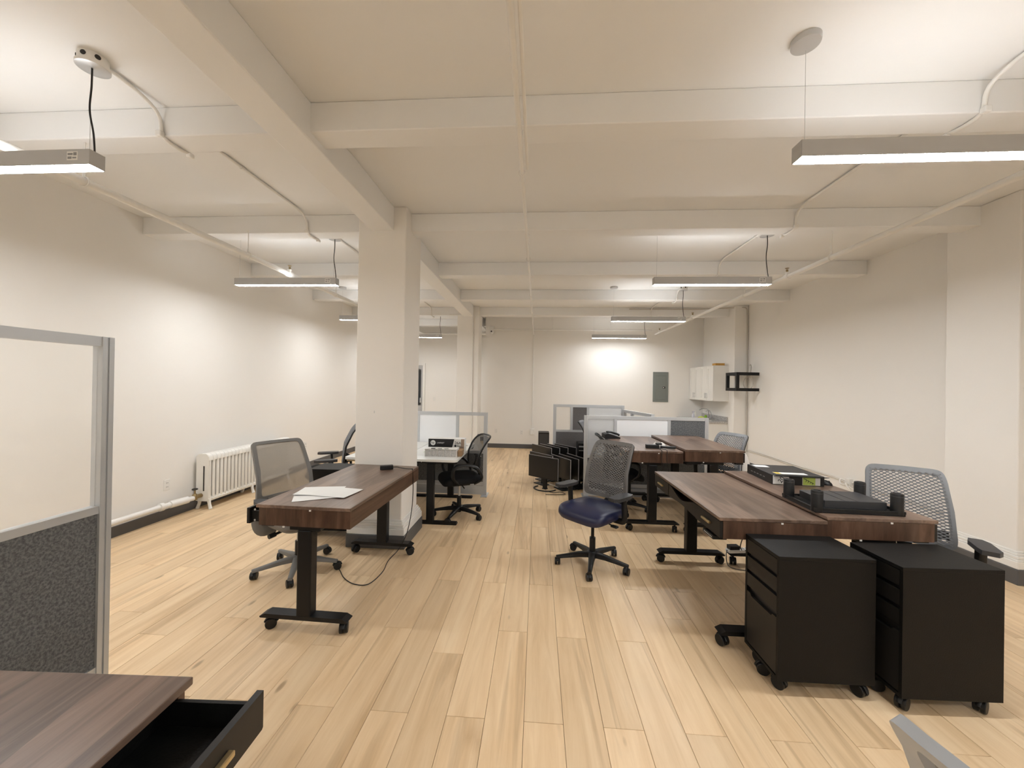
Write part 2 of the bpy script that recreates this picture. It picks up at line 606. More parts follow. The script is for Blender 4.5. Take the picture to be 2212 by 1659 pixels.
def view_of(p):
    v = Vector(p) - cam.location
    z = v.dot(fw)
    if z < 0.05:
        return None
    return (v.dot(rt) / z * F_PX, v.dot(up) / z * F_PX, z)


full = None
cand = []
rest = []
k0 = int((XL + 0.038) / PW) - 2
for k in range(k0, k0 + 52):
    x0, x1 = -0.038 + k * PW, -0.038 + (k + 1) * PW
    x0, x1 = max(x0, XL), min(x1, XR)
    if x1 - x0 < 0.01:
        continue
    joint = 1.768 if k % 2 == 0 else 1.768 + PLEN / 2 + random.choice((0.0, 0.03, -0.01, 0.26, -0.2))
    joint -= PLEN * 6
    for q in range(14):
        y0, y1 = max(joint + q * PLEN, YF), min(joint + (q + 1) * PLEN, YBL)
        if y1 - y0 < 0.02:
            continue
        seen = False
        for fx in (0, 0.5, 1):
            for fy in (0, 0.25, 0.5, 0.75, 1):
                s_ = view_of((x0 + (x1 - x0) * fx, y0 + (y1 - y0) * fy, 0))
                if s_ and abs(s_[0]) < 1130 and abs(s_[1]) < 850:
                    seen = True
        item = (x0, x1, y0, y1)
        (cand if seen else rest).append(item)
cand.sort(key=lambda t: (t[2] + t[3]) ** 2 + 0.3 * (t[0] + t[1]) ** 2)
rest += cand[298:]
for (x0, x1, y0, y1) in cand[:298]:
    c = ((x0 + x1) / 2, (y0 + y1) / 2, 0)
    if abs(x1 - x0 - PW) < 1e-4 and abs(y1 - y0 - PLEN) < 1e-4:
        if full is None:
            full = plank_geo((-PW / 2, -PLEN / 2), (PW / 2, PLEN / 2)).build('plank', 'plank_oak', fl)
            full.location = c
        else:
            share(full, 'plank', fl, c)
    else:
        o = plank_geo((x0 - c[0], y0 - c[1]), (x1 - c[0], y1 - c[1])).build('plank', 'plank_oak', fl)
        o.location = c
pf = MB()
for (x0, x1, y0, y1) in rest:
    g = plank_geo((x0, y0), (x1, y1))
    pf.add(g.v, g.f)
tag(pf.build('remaining_planks', 'plank_oak_joined', fl), kind='stuff')

# ceiling slab with its concrete beams
ce = tag(MB().b2((XL - .1, YF - .1, CEIL), (XR + .1, YBL + .1, CEIL + 0.12)).build('ceiling', 'ceiling_paint'), 'white painted concrete ceiling with beams', kind='structure')
for yb in (-2.29, -0.79, 0.70, 2.20, 3.69, 5.19, 6.69, 8.19, 9.69):
    hi = XR if yb < 9 else XRET
    MB().b2((XL, yb, 3.05), (hi, yb + 0.17, CEIL), 0.006, 2).build('cross_beam', 'ceiling_paint', ce)
MB().b2((-1.60, YF, 3.0), (-1.385, YBL, CEIL), 0.007, 2).build('main_beam', 'ceiling_paint', ce)

T = 0.12
tag(MB().b2((XL - T, YF - T, 0), (XL, YBL + T, CEIL)).build('wall_left', 'wall_paint'), 'long cream painted wall on the left', kind='structure')
wr = tag(MB().b2((XR, YF - T, 0), (XR + T, YB + T, CEIL)).build('wall_right', 'wall_paint'), 'long cream painted wall on the right with pilasters', kind='structure')
tag(MB().b2((XRET, YB, 0), (XR, YB + T, CEIL)).build('wall_back', 'wall_paint'), 'cream painted end wall with the electrical panel', kind='structure')
tag(MB().b2((XL, YBL, 0), (XRET + T, YBL + T, CEIL)).build('wall_back_left', 'wall_paint'), 'cream end wall of the deeper left bay', kind='structure')
tag(MB().b2((XRET, YB + T, 0), (XRET + T, YBL, CEIL)).build('wall_return', 'wall_paint'), 'short return wall behind the far column', kind='structure')
tag(MB().b2((XL, YF - T, 0), (XR, YF, CEIL)).build('wall_front', 'wall_paint'), 'wall behind the camera', kind='structure')


def plinth(b, lo, hi, faces, gray=None):
    """white stepped base moulding around the given footprint"""
    x0, y0 = lo
    x1, y1 = hi
    for (z0, z1, e) in ((0.125, 0.185, 0.045), (0.185, 0.20, 0.038), (0.20, 0.225, 0.032), (0.225, 0.245, 0.02), (0.245, 0.26, 0.010)):
        b.b2((x0 - e * faces[0], y0 - e * faces[1], z0), (x1 + e * faces[2], y1 + e * faces[3], z1), 0.004)
    return b


# pilasters on the right wall (the far one runs on to the corner)
p1 = MB().b2((XP, 3.40, 0), (XR, 3.97, CEIL), 0.008, 2).build('pilaster', 'wall_paint', wr)
plinth(MB(), (XP, 3.40), (XR, 3.97), (1, 1, 0, 1)).build('base_moulding', 'white_trim', p1)
MB().b2((XP - .05, 3.35, 0), (XR, 4.02, 0.125), 0.004).build('vinyl_base', 'vinyl_base', p1)
MB().b2((XP, 7.95, 0), (XR, YB, CEIL), 0.008, 2).build('pilaster', 'wall_paint', wr)


def column(loc, label, base=True):
    c = thing('column', label, 'column', loc)
    c['kind'] = 'structure'
    del c['category']
    MB().b2((-.2325, -.23, 0), (.2325, .23, CEIL), 0.01, 2).build('shaft', 'wall_paint', c)
    if base:
        plinth(MB(), (-.2325, -.23), (.2325, .23), (1, 1, 1, 1)).build('base_moulding', 'white_trim', c)
        MB().b2((-.2825, -.28, 0), (.2825, .28, 0.125), 0.004).build('vinyl_base', 'vinyl_base', c)
    return c


col1 = column((-1.4975, 3.77, 0), 'thick square white column with stepped base moulding')
MB().b2((-.05, -.232, 1.262), (-.044, -.2295, 1.285), 0.0008).build('wall_hook', 'satin_silver', col1)
col2 = column((-1.4975, 8.30, 0), 'square white column at the far end with a bent conduit')

# vinyl base boards
for nm, lo, hi, lb in (('baseboard_left', (XL, YF, 0), (XL + .012, YBL, .105), 'dark grey vinyl base along the left wall'),
                       ('baseboard_back', (XRET, YB - .012, 0), (XP, YB, .105), 'dark grey vinyl base along the end wall'),
                       ('baseboard_back_left', (XL, YBL - .012, 0), (XRET, YBL, .105), 'dark grey vinyl base in the left bay'),
                       ('baseboard_right', (XR - .012, 4.02, 0), (XR, 7.95, .105), 'dark grey vinyl base along the right wall')):
    tag(MB().b2(lo, hi, 0.003).build(nm, 'vinyl_base'), lb, kind='structure')

# glazed door in the left bay
d1 = thing('door_1', 'grey glazed door in a white frame at the far end of the left bay', 'door', (-3.60, YBL, 0))
del d1['category']
d1['kind'] = 'structure'
MB().b2((-.47, -.06, 0), (-.41, 0, 2.06)).b2((.41, -.06, 0), (.47, 0, 2.06)).b2((-.47, -.06, 2.06), (.47, 0, 2.12)).build('door_frame', 'white_trim', d1)
MB().b2((-.405, -.04, .01), (-.31, 0, 2.055)).b2((.36, -.04, .01), (.405, 0, 2.055)).b2((-.31, -.04, 1.95), (.36, 0, 2.055)).b2((-.31, -.04, .01), (.36, 0, .95)).build('door_leaf', 'door_paint', d1)
MB().b2((-.31, -.028, .95), (.36, -.012, 1.95)).build('pane', 'door_glass', d1)
MB().b2((.34, -.09, 1.02), (.38, -.04, 1.16), 0.006).build('door_handle', 'satin_silver', d1)

# ================================================================== PENDANT LIGHTS
GL = 'linear pendant lights'


def make_light(label, diffuser):
    """origin on the ceiling above the middle of the fixture; length along X"""
    t = thing('pendant_light', label, 'pendant light', (0, 0, CEIL), 0, GL)
    zt, zb, hw, hl = -0.502, -0.580, 0.036, 0.60
    b = MB()
    b.b2((-hl, -hw, zb), (hl, -hw + .003, zt)).b2((-hl, hw - .003, zb), (hl, hw, zt))
    b.b2((-hl, -hw, zb), (-hl + .003, hw, zt)).b2((hl - .003, -hw, zb), (hl, hw, zt))
    b.b2((-hl, -hw + .003, zt - .02), (hl, hw - .003, zt - .016))
    b.build('housing', 'fixture_grey', t)
    MB().b2((-hl + .004, -hw + .004, zb - .001), (hl - .004, hw - .004, zb + .004)).build('diffuser', diffuser, t)
    MB().b2((-hl + .05, -hw + .008, zt - .015), (hl - .05, hw - .008, zt - .008)).build('upper_diffuser', 'lamp_uplight', t)
    # left canopy: plain disc; right canopy: junction box with a disc cover
    MB().lathe([(.062, 0), (.062, -.022), (.060, -.028)], (-.565, 0, 0), 32).build('canopy', 'satin_silver', t, True)
    c2 = MB().lathe([(.060, 0), (.060, -.046)], (.565, 0, 0), 28).lathe([(.068, -.046), (.068, -.056), (.066, -.060)], (.565, 0, 0), 32).build('canopy', 'pipe_paint', t, True)
    MB().lathe([(.0675, -.0605), (.066, -.0615)], (.565, 0, 0), 32).build('cover_plate', 'satin_silver', c2, True)
    for a in (-2.4, -1.3, -.4):
        p = Vector((.565 + .058 * math.cos(a), .058 * math.sin(a), -.022))
        d = Vector((math.cos(a), math.sin(a), 0))
        MB().cyl(p, p + d * .004, .012, n=14).build('knockout_hole', 'cable_black', c2)
    for sx in (-.565, .555):
        MB().cyl((sx, 0, -.055), (sx, 0, zt - .015), .0011, n=6).build('suspension_wire', 'satin_silver', t)
    MB().tube(smooth_path([(.565, -.004, -.06), (.566, -.006, -.16), (.556, -.004, -.28), (.570, .004, -.40), (.585, 0, zt - .016)]), .0042, 8).build('power_cord', 'cable_black', t, True)
    st = MB().b2((.475, -hw - .0008, zb + .022), (.535, -hw, zb + .066)).build('rating_label', 'white_plastic', t)
    ib = MB()
    for k, (x0, x1, z0, z1) in enumerate(((.480, .508, .048, .058), (.512, .530, .046, .062), (.480, .502, .028, .040), (.506, .528, .030, .038))):
        ib.b2((x0, -hw - .0012, zb + z0), (x1, -hw - .0008, zb + z1))
    ib.build('label_print', 'ink_grey', st)
    return t


XLI, XRI = -2.88, 1.82  # rearmost pendant of each row is unseen, added as fill for camera-facing surfaces
lab_l = {-2.75: 'unseen fill pendant added far behind the camera on the left', -.45: 'pendant light over the aisle behind the camera on the left', 1.84: 'grey linear pendant cut off by the left edge of the picture', 4.18: 'linear pendant over the radiator, left of the near column',
         6.50: 'linear pendant half hidden behind the left side of the near column', 8.90: 'small far pendant seen just right of the near column'}
lab_r = {-2.75: 'unseen fill pendant added far behind the camera on the right', -.45: 'pendant light over the desks behind the camera on the right', 1.91: 'large grey linear pendant cut off by the right edge of the picture', 4.18: 'linear pendant in mid distance over the right row of desks',
         6.50: 'linear pendant above the rear partitions, third along the right row', 8.76: 'smallest pendant nearest the end wall above the electrical panel'}
for xs, labs, dif in ((XLI, lab_l, 'lamp_diffuser'), (XRI, lab_r, 'lamp_diffuser_right')):
    proto = None
    for yy, lb in labs.items():
        if proto is None:
            proto = make_light(lb, dif)
            bpy.context.view_layer.update()
            proto.location = (xs, yy, CEIL)
        else:
            lo_ = dup(proto, (xs + (-.03 if abs(yy - 1.84) < .01 else 0), yy, CEIL), 0, lb, GL)
            if abs(yy - 8.76) < .01:      # the last lamp of the row is a weaker one
                for ch_ in lo_.children:
                    if ch_.name.startswith('diffuser'):
                        ch_.material_slots[0].link = 'OBJECT'
                        ch_.material_slots[0].material = MATS['lamp_diffuser_weak']

# ================================================================== CEILING PIPES AND CONDUITS


def pipe_run(name, label, pts, r, hangers=(), heads=(), couplings=(), n=14):
    t = thing(name, label, 'pipe', (0, 0, 0))
    MB().tube(pts, r, n).build('pipe', 'pipe_paint', t, True)
    for (x, y, z, top) in hangers:
        b = MB()
        ring = [(x + (r + .006) * math.cos(a), y, z + (r + .006) * math.sin(a)) for a in [2 * PI * k / 16 for k in range(16)]]
        b.tube(ring, .004, 6, closed=True)
        b.cyl((x, y, z + r + .002), (x, y, z + r + .035), .009, n=8)
        b.cyl((x, y, z + r + .03), (x, y, top), .0045, n=8)
        b.build('hanger', 'pipe_paint', t, True)
    for (x, y, z) in heads:
        h = MB().cyl((x, y - .035, z), (x, y + .035, z), r + .008, n=14).lathe([(.022, 0), (.022, .03), (.016, .034)], (x, y, z + r * .8), 12).build('tee_fitting', 'pipe_paint', t, True)
        MB().lathe([(.008, 0), (.010, .012), (.006, .03)], (x, y, z + r + .028), 10).cyl((x - .012, y, z + r + .04), (x - .006, y, z + r + .07), .0025, n=6).cyl((x + .012, y, z + r + .04), (x + .006, y, z + r + .07), .0025, n=6).lathe([(.020, .0), (.021, .003)], (x, y, z + r + .07), 14).build('sprinkler_head', 'old_brass', h)
    for (p, q, rr) in couplings:
        MB().cyl(p, q, rr, n=14).build('coupling', 'pipe_paint', t, True)
    return t


ZP = 2.80
pipe_run('sprinkler_pipe', 'white sprinkler pipe running along the right side under the beams', [(2.74, YF, ZP), (2.74, 9.15, ZP)], .024,
         [(2.74, 3.78, ZP, 3.05), (2.74, 5.28, ZP, 3.05), (2.74, 8.28, ZP, 3.05)], [(2.74, 4.42, ZP), (2.74, 7.0, ZP), (2.74, 8.85, ZP)])
pipe_run('sprinkler_pipe', 'white sprinkler pipe running along the left side under the beams', [(-2.90, YF, ZP), (-2.90, 10.3, ZP)], .026,
         [(-2.90, 3.62, ZP, 3.05), (-2.90, 2.24, ZP, 3.05), (-2.90, 5.28, ZP, 3.05), (-2.90, 8.28, ZP, 3.05)], [(-2.90, 4.26, ZP), (-2.90, 7.4, ZP)])
cp = pipe_run('sprinkler_pipe', 'white pipe down the middle of the ceiling from camera to end wall', [(-.11, YF, ZP), (-.11, 9.32, ZP)], .013,
              [(-.11, 2.24, ZP, 3.05), (-.11, 3.78, ZP, 3.05), (-.11, 5.28, ZP, 3.05), (-.11, 8.28, ZP, 3.05)], [], [((-.11, 6.60, ZP), (-.11, 6.66, ZP), .02), ((-.11, 9.22, ZP), (-.11, 9.36, ZP), .022)])
MB().tube([(-.078, YF, ZP + .003), (-.078, 2.2, ZP + .003)], .008, 8).build('side_cable', 'pipe_paint', cp, True)
pipe_run('sprinkler_pipe', 'white cross pipe just below the ceiling along the end wall', [(-1.18, 9.30, 2.905), (2.70, 9.30, 2.905)], .020,
         [(.35, 9.30, 2.905, CEIL), (1.72, 9.30, 2.905, CEIL)], [], [((1.36, 9.30, 2.905), (1.42, 9.30, 2.905), .03)])
pipe_run('sprinkler_pipe', 'white cross pipe at the far end of the left bay', [(XL, 10.32, 2.93), (XRET, 10.32, 2.93)], .03, [(-2.4, 10.32, 2.93, CEIL)])
tag(MB().tube([(-.11, 9.385, 2.78), (-.11, 9.385, .44)], .011, 8).build('wall_conduit', 'pipe_paint', None, True), 'thin white conduit dropping down the end wall to a socket', 'conduit')


def ceiling_conduit(x, label, yend):
    pts = []
    beams = [b for b in (2.20, 3.69, 5.19, 6.69, 8.19) if b + .3 < yend]
    pts.append((x, 1.86, 3.213))
    for bq in beams:
        pts += [(x, bq - .14, 3.213), (x, bq - .012, 3.17), (x, bq - .012, 3.036), (x, bq + .19, 3.036), (x, bq + .19, 3.213)]
    pts.append((x, yend, 3.213))
    t = thing('ceiling_conduit', label, 'conduit', (0, 0, 0), 0, 'conduits looping under the beams')
    MB().tube(fillet(pts, .09), .011, 10).build('tube', 'pipe_paint', t, True)
    for bq in beams:
        MB().b2((x - .018, bq - .034, 3.035), (x + .018, bq - .002, 3.07), 0.006, 2).build('elbow_box', 'pipe_paint', t)
        MB().b2((x - .016, bq + .17, 3.025), (x + .016, bq + .205, 3.055), 0.006, 2).build('elbow_box', 'pipe_paint', t)
        MB().cyl((x, bq + .62, 3.213), (x, bq + .66, 3.213), .015, n=10).build('coupling', 'pipe_paint', t, True)
    return t


ceiling_conduit(-2.33, 'painted conduit looping under each beam on the left side', 8.9)
ceiling_conduit(2.35, 'painted conduit looping under each beam on the right side', 8.9)
tag(MB().tube(fillet([(-1.9, 8.05, 3.035), (-1.66, 8.05, 3.035), (-1.39, 8.05, 3.03), (-1.39, 8.05, 2.85), (-1.39, 8.05, .05)], .16, 8), .012, 10).build('column_conduit', 'pipe_paint', None, True), 'bent conduit running down the face of the far column', 'conduit')
sc = thing('security_camera', 'small white security camera high beside the far column', 'camera', (-1.14, 9.30, 2.87))
MB().b2((-.045, -.05, -.02), (.045, .10, .12), 0.01, 2).build('body', 'white_plastic', sc)
MB().lathe([(.05, 0), (.046, -.03), (.03, -.055), (.001, -.062)], (0, 0, -.02), 20).build('dome', 'white_plastic', sc, True)
MB().lathe([(.017, 0), (.017, -.012)], (0, -.049, -.015), 14, axis='Y').build('lens', 'cable_black', sc)

# ================================================================== WALL FITTINGS


def outlet(name, label, loc, rz, kind='duplex'):
    t = thing(name, label, 'outlet' if kind == 'duplex' else 'switch', loc, rz)
    MB().b2((-.036, -.007, -.058), (.036, 0, .058), 0.003, 2).build('cover_plate', 'white_plastic', t)
    if kind == 'duplex':
        for z in (-.022, .022):
            r_ = MB().b2((-.016, -.0095, z - .014), (.016, -.0065, z + .014), 0.004, 2).build('receptacle', 'white_plastic', t)
            MB().b2((-.008, -.0105, z - .006), (-.005, -.0094, z + .006)).b2((.005, -.0105, z - .006), (.008, -.0094, z + .006)).build('slot', 'ink', r_)
    else:
        MB().b2((-.006, -.018, -.012), (.006, -.0065, .012), 0.002).build('toggle', 'white_plastic', t)
    return t


outlet('wall_outlet', 'white wall socket on the left wall before the radiator', (XL, 4.0, .375), R(90))
outlet('wall_outlet', 'white wall socket on the left wall past the radiator', (XL, 6.55, .42), R(90))
outlet('wall_outlet', 'white wall socket on the end wall just right of the left partition', (-1.0, YB, .42), 0)
outlet('wall_outlet', 'white wall socket in the middle of the end wall', (-.37, YB, .40), 0)
outlet('light_switch', 'white light switch beside the glazed door', (-2.87, YBL, 1.13), 0, 'switch')
jb = thing('junction_box', 'white surface box at the foot of the conduit on the end wall', 'outlet box', (-.11, YB, .42))
MB().b2((-.05, -.045, -.07), (.05, 0, .07), 0.006, 2).build('box', 'white_plastic', jb)
MB().lathe([(.02, 0), (.02, -.006)], (0, -.044, .0), 14, axis='Y').build('receptacle', 'white_trim', jb)

ep = thing('electrical_panel', 'grey metal electrical panel on the end wall', 'panel', (2.95, YB, 1.565))
MB().b2((-.18, -.018, -.36), (.18, 0, .36), 0.004).build('frame', 'panel_grey', ep)
pd = MB().b2((-.125, -.026, -.30), (.125, -.018, .27), 0.004).build('door', 'panel_grey', ep)
MB().b2((.045, -.032, -.035), (.105, -.0255, .01), 0.003).build('latch', 'cable_black', pd)
MB().b2((.055, -.0345, -.022), (.075, -.0315, -.004)).build('latch_tab', 'white_plastic', pd)

# black steel wall rack near the far pilaster
wk = thing('wall_rack', 'black open steel rack bracket on the right wall by the kitchen', 'rack', (XR, 7.50, 1.52))
for z in (-.01, .29):
    MB().b2((-.44, 0, z), (-.02, .04, z + .058), 0.003).build('arm', 'black_metal', wk)
    MB().b2((-.022, -.003, z - .003), (0, .043, z + .061), 0.003).build('end_cap', 'white_plastic', wk)
    MB().b2((-.44, .04, z), (-.395, .42, z + .058), 0.003).build('front_rail', 'black_metal', wk)
    MB().b2((-.395, .37, z), (-.27, .42, z + .058), 0.003).build('arm', 'black_metal', wk)
for y in (0, .37):
    MB().b2((-.44, y, .048), (-.385, y + .05, .29), 0.003).build('upright', 'black_metal', wk)
MB().b2((-.385, .04, .325), (-.05, .40, .335)).build('shelf_plate', 'black_metal', wk)
cpts = []
for k in range(46):
    a = 2 * PI * k / 15 + PI / 2
    cpts.append((XR - .17 + .09 * math.cos(a) + random.uniform(-.006, .006), 7.60 + .012 * k / 45, 1.665 + .125 * math.sin(a) + random.uniform(-.006, .006)))
tag(MB().tube(cpts, .006, 6).build('cable_coil', 'cable_grey', None, True), 'loop of pale cable hanging in the black wall rack', 'cable')
tag(MB().tube(smooth_path([(XR - .17, 7.60, 1.90), (XR - .16, 7.62, 1.97), (XR - .11, 7.66, 2.02), (XR - .05, 7.74, 2.0), (XR - .02, 7.80, 1.92), (XR - .012, 7.84, 1.8)]), .008, 8).build('cable', 'cable_grey', None, True), 'pale cable arching above the black wall rack', 'cable')
tag(MB().tube(fillet([(1.9, 8.16, 3.19), (3.3, 8.16, 3.19), (XP - .05, 8.02, 3.19), (4.16, 7.93, 3.19), (4.17, 7.93, 2.9), (4.18, 7.93, 1.5), (4.18, 7.92, .3)], .07), .010, 8).build('cable', 'cable_grey', None, True), 'bundled cable running down the corner of the far right pilaster', 'cable')
lt = thing('wall_cable_run', 'pair of pale cables sagging along the lower right wall', 'cable', (0, 0, 0))
for dz in (0, .022):
    MB().tube(smooth_path([(4.18, 7.85, .33 + dz), (4.188, 7.2, .325 + dz), (4.188, 6.4, .31 + dz), (4.188, 5.8, .33 + dz * .6), (4.188, 5.4, .31 + dz), (4.188, 4.7, .315 + dz), (4.188, 4.0, .29 + dz)]), .008, 7).build('cable', 'cable_white', lt, True)
MB().b2((4.15, 5.36, .27), (4.20, 5.44, .38), 0.006, 2).build('socket_box', 'white_plastic', lt)
MB().tube(smooth_path([(4.14, 5.37, .30), (4.08, 5.33, .32), (4.09, 5.26, .25), (4.15, 5.27, .24), (4.14, 5.35, .28), (4.09, 5.43, .30), (4.12, 5.47, .35)]), .011, 7).build('plug_lead', 'cable_white', lt, True)

# radiator on the left wall
rd = thing('radiator', 'white cast iron column radiator on the left wall', 'radiator', (-3.99, 4.36, 0))


def section_mesh():
    b = MB()
    for dx in (-.055, .055):
        b.tube([(dx, 0, .10), (dx, 0, .13), (dx, 0, .60), (dx, 0, .63)], [.016, .0205, .0205, .017], 10, flat=(1, 1))
    prof = [(-.078, .585), (-.078, .63), (-.06, .655), (-.03, .665), (.03, .665), (.06, .655), (.078, .63), (.078, .585), (.05, .575), (-.05, .575)]
    b.prism(prof, 'Y', -.0275, .0275)
    b.prism([(-.07, .095), (.07, .095), (.076, .12), (.06, .145), (-.06, .145), (-.076, .12)], 'Y', -.0275, .0275)
    return b


sec = section_mesh().build('section', 'radiator_white', rd, True)
NSEC = 26
for k in range(1, NSEC):
    share(sec, 'section', rd, (0, k * .058, 0))
for yk in (0, (NSEC - 1) * .058, 12 * .058):
    for s in (-1, 1):
        MB().tube([(s * .055, yk, .12), (s * .065, yk, .06), (s * .085, yk - .004, 0)], [.022, .017, .02], 10).build('leg', 'radiator_white', rd, True)
MB().prism([(-.078, .10), (.078, .10), (.078, .63), (.05, .66), (-.05, .66), (-.078, .63)], 'Y', -.034, -.028).build('end_plate', 'radiator_white', rd)
MB().b2((.012, -.038, .22), (.028, -.033, .52), 0.002).build('end_slot', 'cable_black', rd)
vl = thing('radiator_valve', 'brass radiator valve with black hand wheel', 'valve', (-4.0, 4.24, .17))
MB().cyl((0, .0, 0), (0, .10, 0), .024, n=14).lathe([(.026, -.03), (.03, .0), (.026, .03), (.016, .04)], (0, 0, 0), 14).build('body', 'old_brass', vl, True)
MB().lathe([(.034, 0), (.036, .02), (.03, .03)], (0, .085, 0), 16, axis='Y').build('union_nut', 'pipe_paint', vl, True)
MB().cyl((0, 0, .03), (0, 0, .085), .008, n=8).build('stem', 'old_brass', vl)
MB().lathe([(.018, .085), (.03, .09), (.03, .10), (.015, .106)], (0, 0, 0), 14).build('hand_wheel', 'cable_black', vl, True)
hp_ = thing('heating_pipe', 'white heating pipe low along the left wall', 'pipe', (0, 0, 0))
MB().tube(fillet([(-4.045, YF, .20), (-4.045, 3.92, .165), (-4.0, 4.22, .165)], .1), .028, 14).build('pipe', 'pipe_paint', hp_, True)
MB().tube([(-4.045, 3.86, .166), (-4.043, 3.90, .166)], .042, 14).build('coupling', 'pipe_paint', hp_, True)
MB().tube([(-4.038, 3.97, .165), (-4.01, 4.16, .165)], .040, 14).build('coupling', 'pipe_paint', hp_, True)

# ================================================================== KITCHENETTE
for i, (y0, lb) in enumerate(((8.17, 'white two door wall cabinet nearer the camera over the counter'), (8.78, 'white two door wall cabinet in the corner by the end wall'))):
    kc = thing('wall_cabinet', lb, 'cabinet', (XP, y0, 1.285), 0, 'white kitchen wall cabinets')
    MB().b2((-.29, 0.001, 0), (0, .609, .745)).build('body', 'cabinet_white', kc)
    for q in range(2):
        a, c = q * .305 + .003, q * .305 + .302
        dr = MB().b2((-.306, a, .003), (-.291, c, .742), 0.001).build('door', 'cabinet_white', kc)
        fr = MB().b2((-.312, a, .003), (-.306, a + .06, .742)).b2((-.312, c - .06, .003), (-.306, c, .742)).b2((-.312, a + .06, .003), (-.306, c - .06, .063)).b2((-.312, a + .06, .682), (-.306, c - .06, .742))
        fr.build('shaker_frame', 'cabinet_white', dr)
        hy = c - .03 if q == 0 else a + .03
        MB().cyl((-.34, hy, .05), (-.34, hy, .17), .005, n=8).cyl((-.312, hy, .07), (-.34, hy, .07), .004, n=8).cyl((-.312, hy, .15), (-.34, hy, .15), .004, n=8).build('handle', 'satin_silver', dr)
bx = thing('wooden_tray', 'small orange wooden tray on top of the wall cabinet', 'tray', (XP - .15, 8.28, 2.03))
MB().b2((-.09, -.06, 0), (.09, .10, .012)).build('bottom', 'orange_wood', bx)
MB().b2((-.09, -.06, .012), (-.08, .10, .05)).b2((.08, -.06, .012), (.09, .10, .05)).b2((-.08, -.06, .012), (.08, -.05, .05)).b2((-.08, .09, .012), (.08, .10, .05)).build('rim', 'orange_wood', bx)
bc = thing('base_cabinet', 'white base cabinet under the speckled counter', 'cabinet', (XP, 8.20, 0))
MB().b2((-.56, 0, .10), (-.002, 1.195, .83)).build('body', 'cabinet_white', bc)
MB().b2((-.50, .02, 0), (-.02, 1.195, .10)).build('toe_kick', 'vinyl_base', bc)
for q in range(4):
    dr = MB().b2((-.578, q * .298 + .005, .11), (-.561, q * .298 + .293, .82), 0.001).build('door', 'cabinet_white', bc)
    MB().cyl((-.60, q * .298 + .25, .66), (-.60, q * .298 + .25, .78), .005, n=8).cyl((-.578, q * .298 + .25, .68), (-.60, q * .298 + .25, .68), .004, n=8).cyl((-.578, q * .298 + .25, .76), (-.60, q * .298 + .25, .76), .004, n=8).build('handle', 'satin_silver', dr)
ct = thing('countertop', 'grey speckled countertop with backsplash in the corner', 'countertop', (XP, 8.17, .83))
MB().b2((-.60, 0, 0), (-.003, 1.227, .035), 0.004).build('slab', 'granite', ct)
MB().b2((-.022, 0, .035), (-.003, 1.227, .135), 0.003).build('backsplash', 'granite', ct)
MB().tube(smooth_path([(-.12, .62, .035), (-.12, .62, .20), (-.16, .61, .26), (-.26, .60, .27), (-.34, .58, .235)]), .010, 8).build('faucet', 'chrome', ct, True)
MB().tube(smooth_path([(-.12, .52, .035), (-.12, .50, .14), (-.15, .49, .22), (-.20, .48, .24), (-.25, .48, .21)]), .007, 8).build('sprayer', 'satin_silver', ct, True)
for i, (x, y, lb) in enumerate(((3.42, 8.62, 'clear spray bottle at the left on the kitchen counter'), (3.50, 8.72, 'white spray bottle next to the faucet on the counter'))):
    sb = thing('spray_bottle', lb, 'bottle', (x, y, .865), R(30 * i), 'bottles on the kitchen counter')
    MB().lathe([(.03, 0), (.034, .01), (.034, .09), (.014, .14), (.013, .16)], n=16).build('body', ('bottle_clear', 'white_plastic')[i], sb, True)
    MB().b2((-.03, -.009, .16), (.022, .009, .185), 0.004).b2((-.026, -.005, .13), (-.018, .005, .16)).build('trigger', ('bottle_clear', 'white_plastic')[i], sb)
bw = thing('yellow_bowl', 'yellow bowl beside the faucet on the kitchen counter', 'bowl', (3.58, 8.60, .865))
MB().lathe([(.03, 0), (.035, .006), (.075, .05), (.078, .056), (.072, .052), (.03, .012)], n=24, cap=True).build('shell', 'yellow', bw, True)
MB().lathe([(.001, .05), (.03, .075), (.05, .06), (.06, .045)], n=14, cap=False).build('sponge', 'note_green', bw, True)
tag(MB().lathe([(.026, 0), (.028, .004), (.028, .085), (.020, .10), (.018, .11)], (3.64, 8.52, .865), 16).build('dish_soap', 'leaf_green', None, True), 'small green bottle right of the yellow bowl', 'bottle')
tag(MB().box((3.62, 8.32, .872), (.10, .05, .014), (0, 0, .4), 0.005, 2).build('soap_dish', 'white_plastic'), 'white dish lying at the near end of the counter', 'dish')

# ================================================================== CHAIRS AND CASTERS
GC = 'office chairs'


def caster_geo(r=.03, wd=.046):
    """twin-wheel caster rolling along local Y, stem on the Z axis"""
    b = MB()
    for s in (-1, 1):
        b.lathe([(r * .55, s * .004), (r * .97, s * .004), (r, s * .007), (r, s * (wd / 2 - .003)), (r * .9, s * wd / 2), (r * .3, s * wd / 2)], (0, .012, r), 18, axis='X')
    pts = arc((.012, r), r * 1.12, R(10), R(165), 8, 'YZ')
    b.tube(pts, .008, 8, flat=(1.3, .7))
    b.cyl((0, 0, r * 1.5), (0, 0, r * 2.5), .0065, n=10)
    return b


CAST = {}


def caster(parent, loc, rz, r=.03, wd=.046, material='black_plastic'):
    key = (r, wd, material)
    if key not in CAST:
        o = caster_geo(r, wd).build('caster', material, parent, True)
        o.location = loc
        o.rotation_euler = (0, 0, rz)
        CAST[key] = o
        return o
    return share(CAST[key], 'caster', parent, loc, (0, 0, rz))


